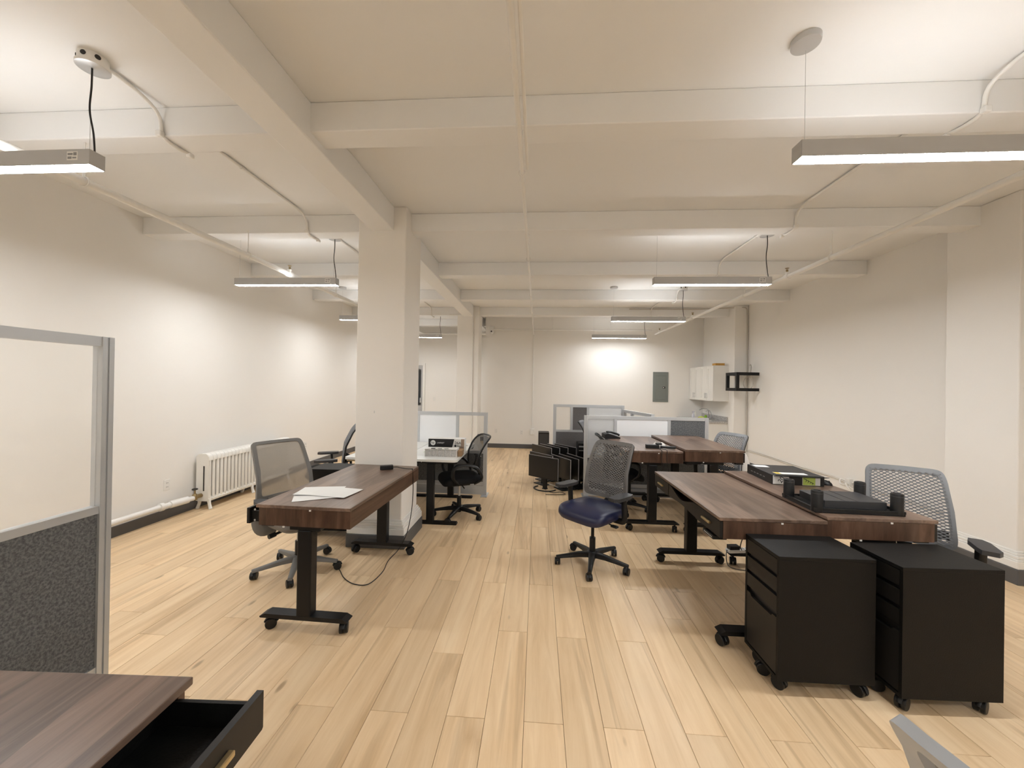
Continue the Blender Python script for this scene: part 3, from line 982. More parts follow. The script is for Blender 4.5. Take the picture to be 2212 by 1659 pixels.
def star_base(t, material, rad=.315, a0=0.0, lift='chrome', hub_z=.105, seat_z=.45, bell='black_plastic'):
    hb = MB().lathe([(.045, .07), (.05, .085), (.046, .115), (.034, .125)], n=20).build('base_hub', material, t, True)
    for k in range(5):
        a = a0 + 2 * PI * k / 5
        d = Vector((math.cos(a), math.sin(a), 0))
        n_ = Vector((-d.y, d.x, 0))
        vs, fs = [], []
        for (s, w_, zt, h) in ((.03, .030, .118, .042), (.12, .024, .112, .036), (.22, .019, .096, .028), (rad, .015, .082, .022)):
            p = d * s
            for (u, z) in ((-1, zt - h), (-1, zt - .006), (-.6, zt), (.6, zt), (1, zt - .006), (1, zt - h)):
                vs.append(p + n_ * (u * w_) + Vector((0, 0, z)))
        for i in range(3):
            for j in range(6):
                q = (j + 1) % 6
                fs.append((i * 6 + j, i * 6 + q, (i + 1) * 6 + q, (i + 1) * 6 + j))
        fs += [tuple(range(6))[::-1], tuple(18 + j for j in range(6))]
        MB().add(vs, fs).build('base_leg', material, t, True, angle=50)
        caster(t, d * (rad - .012), random.uniform(0, 2 * PI))
    MB().cyl((0, 0, .05), (0, 0, .24), .026, n=16).build('lift_sleeve', bell, t, True)
    MB().cyl((0, 0, .24), (0, 0, seat_z - .05), .014, n=14).build('gas_lift', lift, t, True)


def cushion(wf, wb, d, th, z, nose=.03, crown=.012):
    """upholstered seat: rounded trapezoid with a waterfall front (front at -Y)"""
    n = 40
    out = []
    for k in range(n):
        a = 2 * PI * k / n
        ca, sa = math.cos(a), math.sin(a)
        e = 0.42
        x = math.copysign(abs(ca) ** e, ca)
        y = math.copysign(abs(sa) ** e, sa)
        w_ = (wf + (wb - wf) * (y + 1) / 2) / 2
        out.append((x * w_, y * d / 2))
    rings = [(.80, 0), (.95, .006), (1.0, .30), (1.0, .55), (.975, .80), (.92, .93), (.80, 1.0), (.45, 1.0 + crown / th), (.05, 1.0 + crown / th)]
    b = MB()
    vs, fs = [], []
    for (s, h) in rings:
        for (x, y) in out:
            yy = y * s
            fr = max(0, (-yy / (d / 2)) - .45) / .55
            zz = z + h * th - nose * fr * fr
            vs.append((x * s, yy, zz))
    for i in range(len(rings) - 1):
        for k in range(n):
            j = (k + 1) % n
            fs.append((i * n + k, i * n + j, (i + 1) * n + j, (i + 1) * n + k))
    fs += [tuple(range(n))[::-1], tuple((len(rings) - 1) * n + k for k in range(n))]
    return b.add(vs, fs)


def back_surface(u, v, w0=.46, w1=.40, z0=.56, h=.50, y0=.20, lean=.13, dish=.035):
    """u -1..1 across, v 0..1 up; front of the chair at -Y"""
    w_ = (w0 + (w1 - w0) * v) / 2
    y = y0 - .035 * math.sin(v * PI * .9) + lean * v * v + .03 * v - dish * u * u
    return Vector((u * w_, y, z0 + h * v))


def make_lattice_chair(label, seat_mat='blue_vinyl', lat='lattice_dark', frame='dark_grey_plastic', base='black_plastic', dz=0.0, a0=0.3, seat_fab=None):
    t = thing('task_chair', label, 'chair', (0, 0, 0), 0, GC)
    sz = .44 + dz
    star_base(t, base, .315, a0, 'satin_silver' if base != 'black_plastic' else 'black_metal', seat_z=sz)
    MB().b2((-.09, -.12, sz - .055), (.09, .13, sz - .012), 0.012, 2).b2((-.20, -.06, sz - .02), (.20, .10, sz - .004), 0.006).build('tilt_mechanism', base, t, True)
    MB().cyl((.09, .02, sz - .035), (.20, .0, sz - .045), .006, n=8).b2((.19, -.02, sz - .055), (.25, .02, sz - .038), 0.007, 2).build('tilt_lever', 'black_plastic', t, True)
    cushion(.50, .46, .48, .085, sz).build('seat', seat_mat, t, True)
    bs = lambda u, v: back_surface(u, v, z0=.545 + dz)
    # frame: a flat band around the lattice
    b = MB()
    ring_o, ring_i = [], []
    NR = 64
    for k in range(NR):
        a = 2 * PI * k / NR
        ca, sa = math.cos(a), math.sin(a)
        e = .17
        x = math.copysign(abs(ca) ** e, ca)
        y = math.copysign(abs(sa) ** e, sa)
        ring_o.append((x, .5 + .5 * y))
        ring_i.append((x * .86, .5 + .435 * y))
    vs, fs = [], []
    for rg in (ring_o, ring_i):
        for (u, v) in rg:
            vs.append(bs(u, v))
    for k in range(NR):
        j = (k + 1) % NR
        fs.append((k, j, NR + j, NR + k))
    b.add(vs, fs).build('back_frame', lat, t, True, solid=.016)
    # lattice: two crossing families of thin strands
    rows, cols = 44, 11
    lb = MB()
    umax, v0, v1 = .90, .055, .945
    th = .0022

    def node(i2, j):
        u = -umax + 2 * umax * i2 / (2 * cols)
        return bs(u, v0 + (v1 - v0) * j / rows)
    for j in range(rows):
        for i2 in range(2 * cols + 1):
            if (i2 + j) % 2:
                continue
            for s in (-1, 1):
                if not 0 <= i2 + s <= 2 * cols:
                    continue
                p, q = node(i2, j), node(i2 + s, j + 1)
                d = (q - p).normalized()
                nrm = Vector((0, 1, 0))
                side = d.cross(nrm).normalized()
                mid = (p + q) / 2
                wa, wm = .0050, .0026
                o = nrm * th
                vs = [p - side * wa - o, p + side * wa - o, mid + side * wm - o, q + side * wa - o, q - side * wa - o, mid - side * wm - o]
                vs += [v_ + o * 2 for v_ in vs]
                fs = [(0, 1, 2, 5), (5, 2, 3, 4), (7, 6, 11, 8), (8, 11, 10, 9), (0, 5, 11, 6), (5, 4, 10, 11), (1, 7, 8, 2), (2, 8, 9, 3)]
                lb.add(vs, fs)
    tag(lb.build('back_lattice', lat, t), kind='stuff')
    # rear rim and the yoke carrying the back
    vs2 = [Vector(v_) + Vector((0, .020, 0)) for v_ in [bs(u * .985, .5 + (v - .5) * .985) for u, v in ring_o]] + [Vector(v_) + Vector((0, .020, 0)) for v_ in [bs(u * .90, .5 + (v - .5) * .93) for u, v in ring_o]]
    MB().add(vs2, [(k, (k + 1) % NR, NR + (k + 1) % NR, NR + k) for k in range(NR)]).build('rear_rim', 'black_plastic', t, True, solid=.014)
    sp = MB()
    sp.tube([bs(-.88, .17) + Vector((0, .035, 0)), bs(-.4, .14) + Vector((0, .065, 0)), bs(.4, .14) + Vector((0, .065, 0)), bs(.88, .17) + Vector((0, .035, 0))], .020, 8, flat=(.5, 1.6))
    sp.tube(fillet([bs(0, .14) + Vector((0, .065, 0)), (0, .27, .50 + dz), (0, .20, sz - .03), (0, .05, sz - .035)], .06), .032, 8, flat=(1.3, .5))
    sp.build('back_support', 'black_plastic', t, True)
    for s in (-1, 1):
        ar = MB().tube(fillet([(s * .17, .05, sz - .01), (s * .285, .045, sz - .005), (s * .285, .03, sz + .20)], .04), .021, 10, flat=(.75, 1.25)).build('armrest', 'black_plastic', t, True)
        pad = MB()
        pp = [(-.045, -.125), (.02, -.135), (.045, -.10), (.048, .06), (.03, .115), (-.03, .115), (-.048, .06), (-.05, -.08)]
        pad.prism([(s * .285 + x, y) for x, y in pp], 'Z', sz + .195, sz + .222)
        o = pad.build('arm_pad', frame, ar, True)
    return t


def make_mesh_chair(label, frame='chair_grey', base='chair_grey', mesh='mesh_taupe', seat='grey_seat_fabric', dz=0.0, a0=0.1):
    t = thing('mesh_chair', label, 'chair', (0, 0, 0), 0, GC)
    sz = .44 + dz
    star_base(t, base, .32, a0, 'satin_silver', seat_z=sz)
    MB().b2((-.10, -.12, sz - .06), (.10, .14, sz - .012), 0.014, 2).build('tilt_mechanism', 'black_plastic', t, True)
    MB().cyl((-.10, -.02, sz - .045), (-.20, -.03, sz - .055), .011, n=10).cyl((-.20, -.03, sz - .055), (-.25, -.035, sz - .06), .018, n=12).build('tilt_lever', 'black_plastic', t, True)
    cushion(.49, .47, .47, .08, sz).build('seat', seat, t, True)
    bs = lambda u, v: back_surface(u, v, .49, .42, .50 + dz, .56, .215, .16, .03)
    NR = 64
    rg_o, rg_i = [], []
    for k in range(NR):
        a = 2 * PI * k / NR
        ca, sa = math.cos(a), math.sin(a)
        e = .12
        x, y = math.copysign(abs(ca) ** e, ca), math.copysign(abs(sa) ** e, sa)
        rg_o.append((x, .5 + .5 * y))
        rg_i.append((x * .85, .60 + .36 * y))
    vs = [bs(u, v) for u, v in rg_o] + [bs(u, v) for u, v in rg_i]
    fs = [(k, (k + 1) % NR, NR + (k + 1) % NR, NR + k) for k in range(NR)]
    fr = MB().add(vs, fs).build('back_frame', frame, t, True, solid=.018)
    MB().grid(lambda a, c: bs(-.86 + 1.72 * a, .235 + .73 * c) + Vector((0, .004, 0)), 12, 16).build('back_mesh', mesh, t, True)
    for k, vv in enumerate((.20, .155, .11)):
        MB().tube([bs(-.62 + 1.24 * q / 8, vv + .02 * math.sin(PI * q / 8)) + Vector((0, -.004, 0)) for q in range(9)], .007, 6, flat=(.5, 1.4)).build('lumbar_slot', 'grey_seat_fabric', fr, True)
    MB().tube(fillet([bs(0, .12) + Vector((0, .03, 0)), (0, .27, .46 + dz), (0, .18, sz - .04), (0, .05, sz - .04)], .06), .034, 8, flat=(1.4, .5)).build('back_support', frame, t, True)
    for s in (-1, 1):
        ar = MB().tube(fillet([(s * .17, .03, sz - .02), (s * .275, .03, sz - .03), (s * .30, .05, sz + .06), (s * .275, .0, sz + .19)], .07), .028, 10, flat=(.6, 1.5)).build('armrest', frame, t, True)
        pad = MB()
        pp = [(-.042, -.13), (.0, -.15), (.042, -.12), (.045, .05), (.02, .11), (-.02, .11), (-.045, .05)]
        pad.prism([(s * .275 + x, y) for x, y in pp], 'Z', sz + .185, sz + .212)
        pad.build('arm_pad', 'dark_grey_plastic', ar, True)
    return t


def make_task_chair(label, dz=0.0, a0=0.5):
    """small black chair with closed loop arms and a sheer mesh back"""
    t = thing('loop_arm_chair', label, 'chair', (0, 0, 0), 0, GC)
    sz = .42 + dz
    star_base(t, 'black_plastic', .30, a0, 'satin_silver', seat_z=sz)
    MB().b2((-.09, -.11, sz - .05), (.09, .11, sz - .01), 0.012, 2).build('tilt_mechanism', 'black_plastic', t, True)
    MB().cyl((.09, .0, sz - .03), (.22, .0, sz - .04), .007, n=8).build('tilt_lever', 'black_plastic', t, True)
    cushion(.48, .44, .46, .075, sz).build('seat', 'black_fabric', t, True)
    bs = lambda u, v: back_surface(u, v, .42, .46, .53 + dz, .41, .21, .12, .05)
    NR = 48
    rg = []
    for k in range(NR):
        a = 2 * PI * k / NR
        ca, sa = math.cos(a), math.sin(a)
        x, y = math.copysign(abs(ca) ** .4, ca), math.copysign(abs(sa) ** .4, sa)
        rg.append(bs(x * (1 - .10 * (y < 0) * -y), .5 + .5 * y))
    MB().tube(rg, .012, 8, closed=True, flat=(1, .9)).build('back_frame', 'black_plastic', t, True)
    MB().grid(lambda a, c: bs(-.97 + 1.94 * a, .03 + .94 * c) + Vector((0, -.004, 0)), 10, 12).build('back_mesh', 'mesh_black', t, True)
    sp = MB()
    for u in (-.42, -.14, .14, .42):
        sp.tube([bs(u * 1.3, .05) + Vector((0, .012, 0)), bs(u, .22) + Vector((0, .03, 0)), bs(u * .8, .40) + Vector((0, .022, 0))], .010, 6)
    sp.tube([bs(-.5 + k / 8, .40 + .02 * math.sin(PI * k / 8)) + Vector((0, .02, 0)) for k in range(9)], .012, 6)
    sp.tube(fillet([bs(0, .10) + Vector((0, .03, 0)), (0, .26, .48 + dz), (0, .17, sz - .03), (0, .04, sz - .03)], .05), .03, 8, flat=(1.5, .5))
    sp.build('lumbar_support', 'black_plastic', t, True)
    for s in (-1, 1):
        loop = fillet([(s * .20, -.06, sz + .0), (s * .27, -.15, sz + .08), (s * .275, -.14, sz + .22), (s * .27, .0, sz + .235), (s * .265, .14, sz + .20), (s * .235, .22, sz + .05), (s * .20, .12, sz - .005)], .08, 6)
        MB().tube(loop, .018, 8, flat=(1.25, .8)).build('armrest', 'black_plastic', t, True)
    return t


c_blue = make_lattice_chair('task chair with navy blue seat and grey lattice back in the aisle', 'blue_vinyl', 'lattice_dark', dz=.0, a0=R(-57))
c_blue.location = (.50, 3.37, 0)
c_blue.rotation_euler = (0, 0, R(-45))
c_right = make_lattice_chair('grey lattice back chair at the right wall behind the black cabinets', 'black_fabric', 'lattice_grey', dz=-.03, a0=.8)
c_right.location = (2.46, 2.64, 0)
c_right.rotation_euler = (0, 0, R(-30))
bpy.context.view_layer.update()
c_d = dup(c_right, (2.08, 4.66, 0), R(-66), 'grey lattice back chair half hidden behind the raised rear desk', GC)
c_p = dup(c_right, (1.005, 5.95, 0), R(75), 'lattice back chair beyond the frosted partition beside the monitors', GC)
c_l = dup(c_right, (-2.60, 4.62, 0), R(-63), 'lattice back chair seen side on left of the near column', GC)
c_grey = make_mesh_chair('grey mesh back chair with grey star base at the left desk', dz=-.025, a0=R(-201))
c_grey.location = (-1.95, 3.04, 0)
c_grey.rotation_euler = (0, 0, R(62))
c_tip = make_mesh_chair('pale grey chair back poking in at the bottom right corner', 'chair_light_grey', 'chair_grey', dz=.025, a0=.4)
c_tip.location = (.942, .508, 0)
c_tip.rotation_euler = (0, 0, R(106))
c_blk = make_task_chair('black loop arm chair with mesh back at the white desk', dz=.0, a0=R(-37))
c_blk.location = (-.90, 4.46, 0)
c_blk.rotation_euler = (0, 0, R(-64))
bpy.context.view_layer.update()
dup(c_blk, (1.10, 4.92, 0), R(88), 'black loop arm chair tucked under the rear left desk', GC)

# ================================================================== DESKS


def desk_caster(parent, loc, rz):
    return caster(parent, loc, rz, .033, .05, 'black_plastic')


def make_desk(label, loc, rz, h, side, near_open=0.0, far_open=0.0, casters=True, group='walnut standing desks', rot=None, tw=.61):
    """walnut desk on T legs; long axis Y; drawers on local side (-1: -X, 1: +X)"""
    t = thing('standing_desk', label, 'desk', loc, rz, group)
    W2, L2 = tw / 2, .61
    s = side
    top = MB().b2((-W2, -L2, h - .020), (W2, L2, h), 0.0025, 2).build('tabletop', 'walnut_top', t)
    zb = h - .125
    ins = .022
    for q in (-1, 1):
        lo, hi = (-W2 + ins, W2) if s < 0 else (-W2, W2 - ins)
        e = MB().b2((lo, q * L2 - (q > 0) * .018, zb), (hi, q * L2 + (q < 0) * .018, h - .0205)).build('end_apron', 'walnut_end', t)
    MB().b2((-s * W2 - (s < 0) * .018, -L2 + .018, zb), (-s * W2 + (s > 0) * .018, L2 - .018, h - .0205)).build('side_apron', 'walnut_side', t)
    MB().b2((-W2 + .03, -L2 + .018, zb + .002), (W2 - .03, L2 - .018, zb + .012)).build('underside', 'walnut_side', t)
    xf = s * (W2 - .004)
    for q, op in ((-1, near_open), (1, far_open)):
        y0, y1 = (-L2 + .004, -L2 + .345) if q < 0 else (L2 - .345, L2 - .004)
        xo = xf + s * op
        dr = MB()
        poly = [(y0, zb + .006), (y0 + .004, zb + .002), (y1 - .004, zb + .002), (y1, zb + .006), (y1, h - .026), (y0, h - .026)]
        dr.prism(poly, 'X', xo - s * .017, xo)
        d = dr.build('drawer_front', 'black_drawer', t)
        dep = .24
        b = MB()
        xi = xo - s * .017
        for yy in (y0 + .012, y1 - .022):
            b.b2((min(xi, xi - s * dep), yy, zb + .02), (max(xi, xi - s * dep), yy + .010, h - .045))
        b.b2((min(xi - s * dep, xi - s * (dep - .01)), y0 + .012, zb + .02), (max(xi - s * dep, xi - s * (dep - .01)), y1 - .012, h - .045))
        b.b2((min(xi, xi - s * dep), y0 + .012, zb + .014), (max(xi, xi - s * dep), y1 - .012, zb + .020))
        b.build('drawer_box', 'black_laminate', d)
        yc = (y0 + y1) / 2
        zc = (zb + h - .02) / 2
        MB().b2((min(xo, xo + s * .016), yc - .055, zc - .007), (max(xo, xo + s * .016), yc + .055, zc + .007), 0.003, 2).build('handle', 'brass', d)
        if op > .03:
            sc_ = MB()
            for zz in (zc - .03, zc + .035):
                sc_.cyl((xo - s * .045, y0 + .012, zz), (xo - s * .045, y0 + .009, zz), .006, n=10)
            sc_.build('screw', 'satin_silver', d)
    # kneehole rail with a scooped top edge between the drawers
    top_e, bot_e = [], []
    for k in range(17):
        u = -1 + 2 * k / 16
        y = u * .262
        top_e.append((y, h - .028 - .050 * (math.cos(u * PI) * .5 + .5)))
        bot_e.append((y, zb + .004 + .012 * (math.cos(u * PI) * .5 + .5) - .0))
    MB().prism(bot_e + top_e[::-1], 'X', xf - s * .017, xf - s * .003).build('kneehole_rail', 'black_drawer', t)
    cpn = MB().b2((min(xf - s * .07, xf + s * .015), -L2 + .06, zb - .03), (max(xf - s * .07, xf + s * .015), -L2 + .20, zb - .006), 0.005, 2).build('control_panel', 'black_plastic', t)
    bb = MB()
    for k in range(7):
        bb.b2((min(xf + s * .0148, xf + s * .0156), -L2 + .075 + k * .016, zb - .021), (max(xf + s * .0148, xf + s * .0156), -L2 + .081 + k * .016, zb - .015))
    bb.build('buttons', 'ink_white', cpn)
    fz = .083 if casters else .004
    for q in (-1, 1):
        y = q * .555
        MB().b2((-.046, y - .034, fz + .012), (.046, y + .034, zb - .03), 0.007, 2).b2((-.10, y - .03, zb - .032), (.10, y + .03, zb), 0.003).build('leg', 'black_metal', t)
        x0, x1 = -.285, .285
        prof = [(x0 + .006, fz), (x1 - .006, fz), (x1, fz + .008), (x1 - .035, fz + .026), (x0 + .035, fz + .026), (x0, fz + .008)]
        f = MB().prism(prof, 'Y', y - .036, y + .036).build('foot', 'black_metal', t)
        if casters:
            for sx in (-1, 1):
                desk_caster(t, (sx * .245, y, 0), R(random.choice((20, 75, 160, 250, 300))))
    MB().b2((-.03, -.54, zb - .03), (.03, .54, zb), 0.003).build('crossbar', 'black_metal', t)
    lbp = MB().b2((s * .049, .555 - .02, zb - .26), (s * .050, .555 + .02, zb - .215)) if s < 0 else MB().b2((-.050, .535, zb - .26), (-.049, .575, zb - .215))
    MB().box((.012, .5225, zb - .235), (.035, .0012, .05)).build('rating_label', 'white_plastic', t)
    for (px, zz) in ((.05, h - .0235), (-.12, zb - .004)):
        MB().box((px, -L2 - .001, zz), (.012, .004, .009)).build('cable_clip', 'white_plastic', t)
    return t


d_l = make_desk('walnut standing desk on the left with papers on it', (-1.40, 2.85, 0), R(-1.5), .79, -1, near_open=.065)
d_a = make_desk('walnut standing desk at right with brass handled drawers facing the aisle', (1.385, 2.945, 0), R(.5), .79, -1)
d_b = make_desk('walnut standing desk at right carrying the upturned black riser', (2.000, 2.96, 0), R(.5), .812, 1)
d_c = make_desk('walnut desk in the second row with a desk phone', (1.25, 4.78, 0), R(.3), .872, -1)
d_d = make_desk('raised walnut desk in the second row, higher than its neighbour', (1.875, 4.755, 0), 0, .90, 1)
d_f = make_desk('walnut desk in the bottom left corner with an open black drawer', (-1.145, .303, 0), R(2.6), .79, 1, far_open=.19)
for q in (d_a, d_b, d_c, d_d, d_l, d_f):
    pass


def make_white_desk(label, loc, rz, h=.73):
    t = thing('white_desk', label, 'desk', loc, rz, 'white desks behind the near column')
    W2, L2, rr = .31, .61, .04
    poly = []
    for (cx, cy, a) in ((W2 - rr, L2 - rr, 0), (-W2 + rr, L2 - rr, 90), (-W2 + rr, -L2 + rr, 180), (W2 - rr, -L2 + rr, 270)):
        for k in range(6):
            th = R(a + 18 * k)
            poly.append((cx + rr * math.cos(th), cy + rr * math.sin(th)))
    MB().prism(poly, 'Z', h - .025, h).build('tabletop', 'white_laminate', t, True)
    for q in (-1, 1):
        y = q * .50
        MB().b2((-.04, y - .03, .02), (.04, y + .03, h - .06), 0.005, 2).build('leg', 'black_metal', t)
        MB().b2((-.30, y - .03, h - .058), (.30, y + .03, h - .026), 0.003).build('top_bracket', 'black_metal', t)
        MB().prism([(-.295, 0), (.295, 0), (.305, .010), (.295, .028), (-.295, .028), (-.305, .010)], 'Y', y - .03, y + .03).build('foot', 'black_metal', t)
    MB().b2((-.03, -.50, h - .09), (.03, .50, h - .06)).build('crossbar', 'black_metal', t)
    b = MB()
    for px in (-.16, -.10):
        b.cyl((px, -.531, h - .042), (px, -.534, h - .042), .006, n=10)
    b.build('bolt', 'satin_silver', t)
    return t


w2 = make_white_desk('white topped desk right of the near column with a toner box', (-1.165, 4.68, 0), 0)
w1 = make_white_desk('white topped desk peeking out left of the near column', (-1.80, 4.68, 0), 0)
tag(MB().b2((-2.085, 4.085, .684), (-1.95, 4.14, .7045), 0.003).build('wood_block', 'pale_wood'), 'pale wooden block under the edge of the left white desk', 'block')

# ================================================================== PEDESTAL CABINETS


def make_pedestal(label, loc, rz):
    """drawer fronts face -X"""
    t = thing('pedestal_cabinet', label, 'cabinet', loc, rz, 'black pedestal cabinets')
    D, W_, z0, z1 = .47, .30, .075, .705
    x0, x1, y0, y1 = -D / 2, D / 2, -W_ / 2, W_ / 2
    b = MB()
    b.b2((x0, y0, z0), (x1, y0 + .016, z1 - .018)).b2((x0, y1 - .016, z0), (x1, y1, z1 - .018))
    b.b2((x1 - .012, y0 + .016, z0), (x1, y1 - .016, z1 - .018)).b2((x0, y0 + .016, z0), (x1 - .012, y1 - .016, z0 + .016))
    b.build('body', 'black_laminate', t)
    MB().b2((x0 - .001, y0 - .0005, z1 - .018), (x1 + .001, y1 + .0005, z1), 0.0012).build('top_panel', 'black_laminate', t)
    MB().b2((x0 + .02, y0 + .017, z0 + .017), (x0 + .03, y1 - .017, z1 - .019)).build('inner_back', 'cable_black', t)
    zz = z1 - .022
    for i, hh in enumerate((.095, .095, .095, .30)):
        f = MB()
        top_z, bot_z = zz, zz - hh
        if i < 3:
            f.b2((x0 + .001, y0 + .018, bot_z + .020), (x0 + .017, y1 - .018, top_z))
        else:
            f.prism([(y0 + .018, bot_z), (y1 - .018, bot_z), (y1 - .018, top_z - .012), (y1 - .05, top_z - .012), (y1 - .062, top_z - .026), (y0 + .062, top_z - .026), (y0 + .05, top_z - .012), (y0 + .018, top_z - .012)], 'X', x0 + .001, x0 + .017)
        d = f.build('drawer_front', 'black_drawer', t)
        if i < 3:
            MB().b2((x0 + .017, y0 + .03, bot_z + .006), (x0 + .0195, y1 - .03, bot_z + .020)).build('finger_pull', 'black_metal', d)
        zz = bot_z
    for sx in (-1, 1):
        for sy in (-1, 1):
            caster(t, (sx * (D / 2 - .05), sy * (W_ / 2 - .045), 0), R(random.choice((30, 120, 200, 290))), .032, .044, 'black_plastic')
    caster(t, (x0 + .03, .0, 0), R(70), .032, .044, 'black_plastic')
    return t


make_pedestal('near black drawer pedestal standing left of its twin', (1.468, 2.177, 0), R(1.0))
make_pedestal('black pedestal at the far right beside the lattice chair', (1.998, 2.118, 0), R(2.0))
pl_ = make_pedestal('black pedestal behind the left desk against the column', (-2.03, 3.83, 0), R(2))
pl_.scale = (1, 1, .965)

# ================================================================== PARTITIONS


def partition(label, loc, rz, length, h, upper, zmid, felt='felt', post=(True, True), feet=True, zbot=.10, zlow=None):
    """runs along local +X from the origin; upper = [(width fraction, kind)]"""
    t = thing('partition_panel', label, 'partition', loc, rz, 'aluminium framed partitions')
    pw, tk = .05, .05
    for on, x in zip(post, (0, length - pw)):
        p = MB()
        p.b2((x, -tk / 2, .012), (x + .021, tk / 2, h)).b2((x + .029, -tk / 2, .012), (x + pw, tk / 2, h)).b2((x + .019, -tk / 2 + .006, .012), (x + .031, tk / 2 - .006, h - .003))
        p.build('post', 'aluminium', t)
        if feet:
            MB().b2((x - .02, -.11, 0), (x + pw + .02, .11, .012), 0.003).build('foot', 'aluminium', t)
    x0, x1 = pw, length - pw
    MB().b2((x0, -.02, h - .045), (x1, .02, h)).build('top_rail', 'aluminium', t)
    MB().b2((x0, -.02, zmid - .035), (x1, .02, zmid)).build('middle_rail', 'aluminium', t)
    MB().b2((x0, -.02, zbot), (x1, .02, zbot + .05)).build('bottom_rail', 'aluminium', t)
    if zbot > .06:
        MB().b2((x0, -.016, .012), (x1, .016, zbot - .008)).build('base_rail', 'aluminium', t)
    MB().b2((x0, -.012, zbot + .05), (x1, .012, zmid - .035)).build('felt_panel', felt, t)
    x = x0
    for i, (fr, kind) in enumerate(upper):
        xe = x + (x1 - x0) * fr
        if i < len(upper) - 1:
            MB().b2((xe - .02, -.018, zmid), (xe + .02, .018, h - .045)).build('mullion', 'aluminium', t)
        a, c = (x if i == 0 else x + .02), (xe if i == len(upper) - 1 else xe - .02)
        mname, part, th = {'glass': ('clear_pane', 'pane', .003), 'frost': ('frosted_pane', 'pane', .003), 'board': ('whiteboard', 'whiteboard_panel', .010), 'felt': (felt, 'felt_panel', .012)}[kind]
        MB().b2((a, -th, zmid), (c, th, h - .045)).build(part, mname, t)
        x = xe
    return t


# big one at the left edge (runs along Y)
partition('tall partition of grey felt and clear glass at the left edge', (-2.05, -.10, 0), R(90), 1.80, 1.745, [(1, 'glass')], .955, zbot=.155)
partition('partition with white panel and clear pane behind the white desks', (-2.35, 5.33, 0), 0, 1.66, 1.16, [(.40, 'board'), (.36, 'board'), (.24, 'glass')], .62, zbot=.14)
partition('partition of frosted pane, whiteboard and grey felt behind the second row desks', (.67, 5.47, 0), 0, 1.70, 1.14, [(.24, 'frost'), (.46, 'board'), (.30, 'felt')], .58, zbot=.14)
partition('rear partition with felt strip between two white panes', (.28, 6.62, 0), 0, 1.20, 1.235, [(.24, 'frost'), (.25, 'felt'), (.51, 'board')], .80, 'felt_light', zbot=.14)
partition('narrow side partition joining the rear and middle partitions', (1.46, 6.55, 0), R(-80), 1.03, 1.17, [(.3, 'glass'), (.7, 'glass')], .62, zbot=.14)

# ================================================================== MONITORS ON THE FLOOR
GM = 'switched off monitors stored on the floor'


def make_monitor(label, foot='arc', w_=.54, hh=.325, zc=.33):
    """screen faces -Y, stand on the floor"""
    t = thing('monitor', label, 'monitor', (0, 0, 0), 0, GM)
    b = MB().b2((-w_ / 2, -.004, zc - hh / 2), (w_ / 2, .012, zc + hh / 2), 0.003)
    b.b2((-w_ * .36, .012, zc - hh * .34), (w_ * .36, .045, zc + hh * .32), 0.014, 2)
    b.build('housing', 'black_plastic', t)
    MB().b2((-w_ / 2 + .008, -.0055, zc - hh / 2 + .016), (w_ / 2 - .008, -.004, zc + hh / 2 - .008)).build('screen', 'screen_black', t)
    MB().b2((-w_ / 2, .002, zc + hh / 2 - .001), (w_ / 2, .013, zc + hh / 2 + .0015)).b2((w_ / 2 - .001, .002, zc - hh / 2), (w_ / 2 + .0015, .013, zc + hh / 2)).build('edge_trim', 'satin_silver', t)
    MB().b2((-.035, .045, .012), (.035, .075, zc + .02), 0.006, 2).build('stand_neck', 'black_plastic', t)
    if foot == 'arc':
        f = MB().tube([(.17 * math.cos(a), .06 - .15 * math.sin(a) * 1.0, .008) for a in [R(-15 + 210 * k / 14) for k in range(15)]], .012, 8, flat=(1.1, .65))
        f.b2((-.035, .03, 0), (.035, .09, .014), 0.004)
        f.build('stand_base', 'black_plastic', t, True)
    else:
        MB().b2((-.12, -.035, 0), (.12, .085, .014), 0.005, 2).build('stand_base', 'black_plastic', t)
    return t


m_a = make_monitor('nearest monitor with a curved foot, facing the aisle')
m_a.location = (.10, 5.72, 0)
m_a.rotation_euler = (0, 0, R(-38))
m_b = make_monitor('front monitor of the pile, closest to the partition post', 'plate', .52, .31, .33)
m_b.location = (.36, 5.77, 0)
m_b.rotation_euler = (0, 0, R(-60))
m_c = make_monitor('wide monitor standing in front of the rear felt panel', 'plate', .52, .33, .40)
m_c.location = (.08, 6.26, 0)
m_c.rotation_euler = (0, 0, R(-54))
bpy.context.view_layer.update()
spots = [(.48, 5.83, -60, 1, 'second monitor from the front in the pile'), (.60, 5.89, -62, 1, 'third monitor from the front in the pile'),
         (.21, 6.30, -54, 2, 'second monitor of the back stack on the floor'),
         (.34, 6.34, -53, 2, 'third monitor of the back stack on the floor'), (.47, 6.37, -52, 2, 'fourth monitor of the back stack on the floor'),
         (.07, 6.02, -48, 1, 'monitor just behind the nearest curved foot one')]
for (x, y, a, k, lb) in spots:
    dup((m_a, m_b, m_c)[k], (x, y, 0), R(a), lb, GM)
MB_T = thing('computer_tower', 'black slim computer tower standing by the end wall', 'computer', (.16, 8.75, 0))
MB().b2((-.12, -.16, .01), (.12, .16, .50), 0.004).build('case', 'black_plastic', MB_T)
MB().b2((-.10, -.163, .03), (.10, -.159, .47)).build('front_panel', 'dark_grey_plastic', MB_T)
for sx in (-.09, .09):
    MB().b2((sx - .02, -.14, 0), (sx + .02, .14, .012)).build('foot', 'black_plastic', MB_T)
ch = thing('printer', 'dark printer stacked behind the pile of monitors', 'printer', (.82, 6.43, 0))
MB().b2((-.14, -.15, .0), (.14, .15, .62), 0.01, 2).build('case', 'black_plastic', ch)
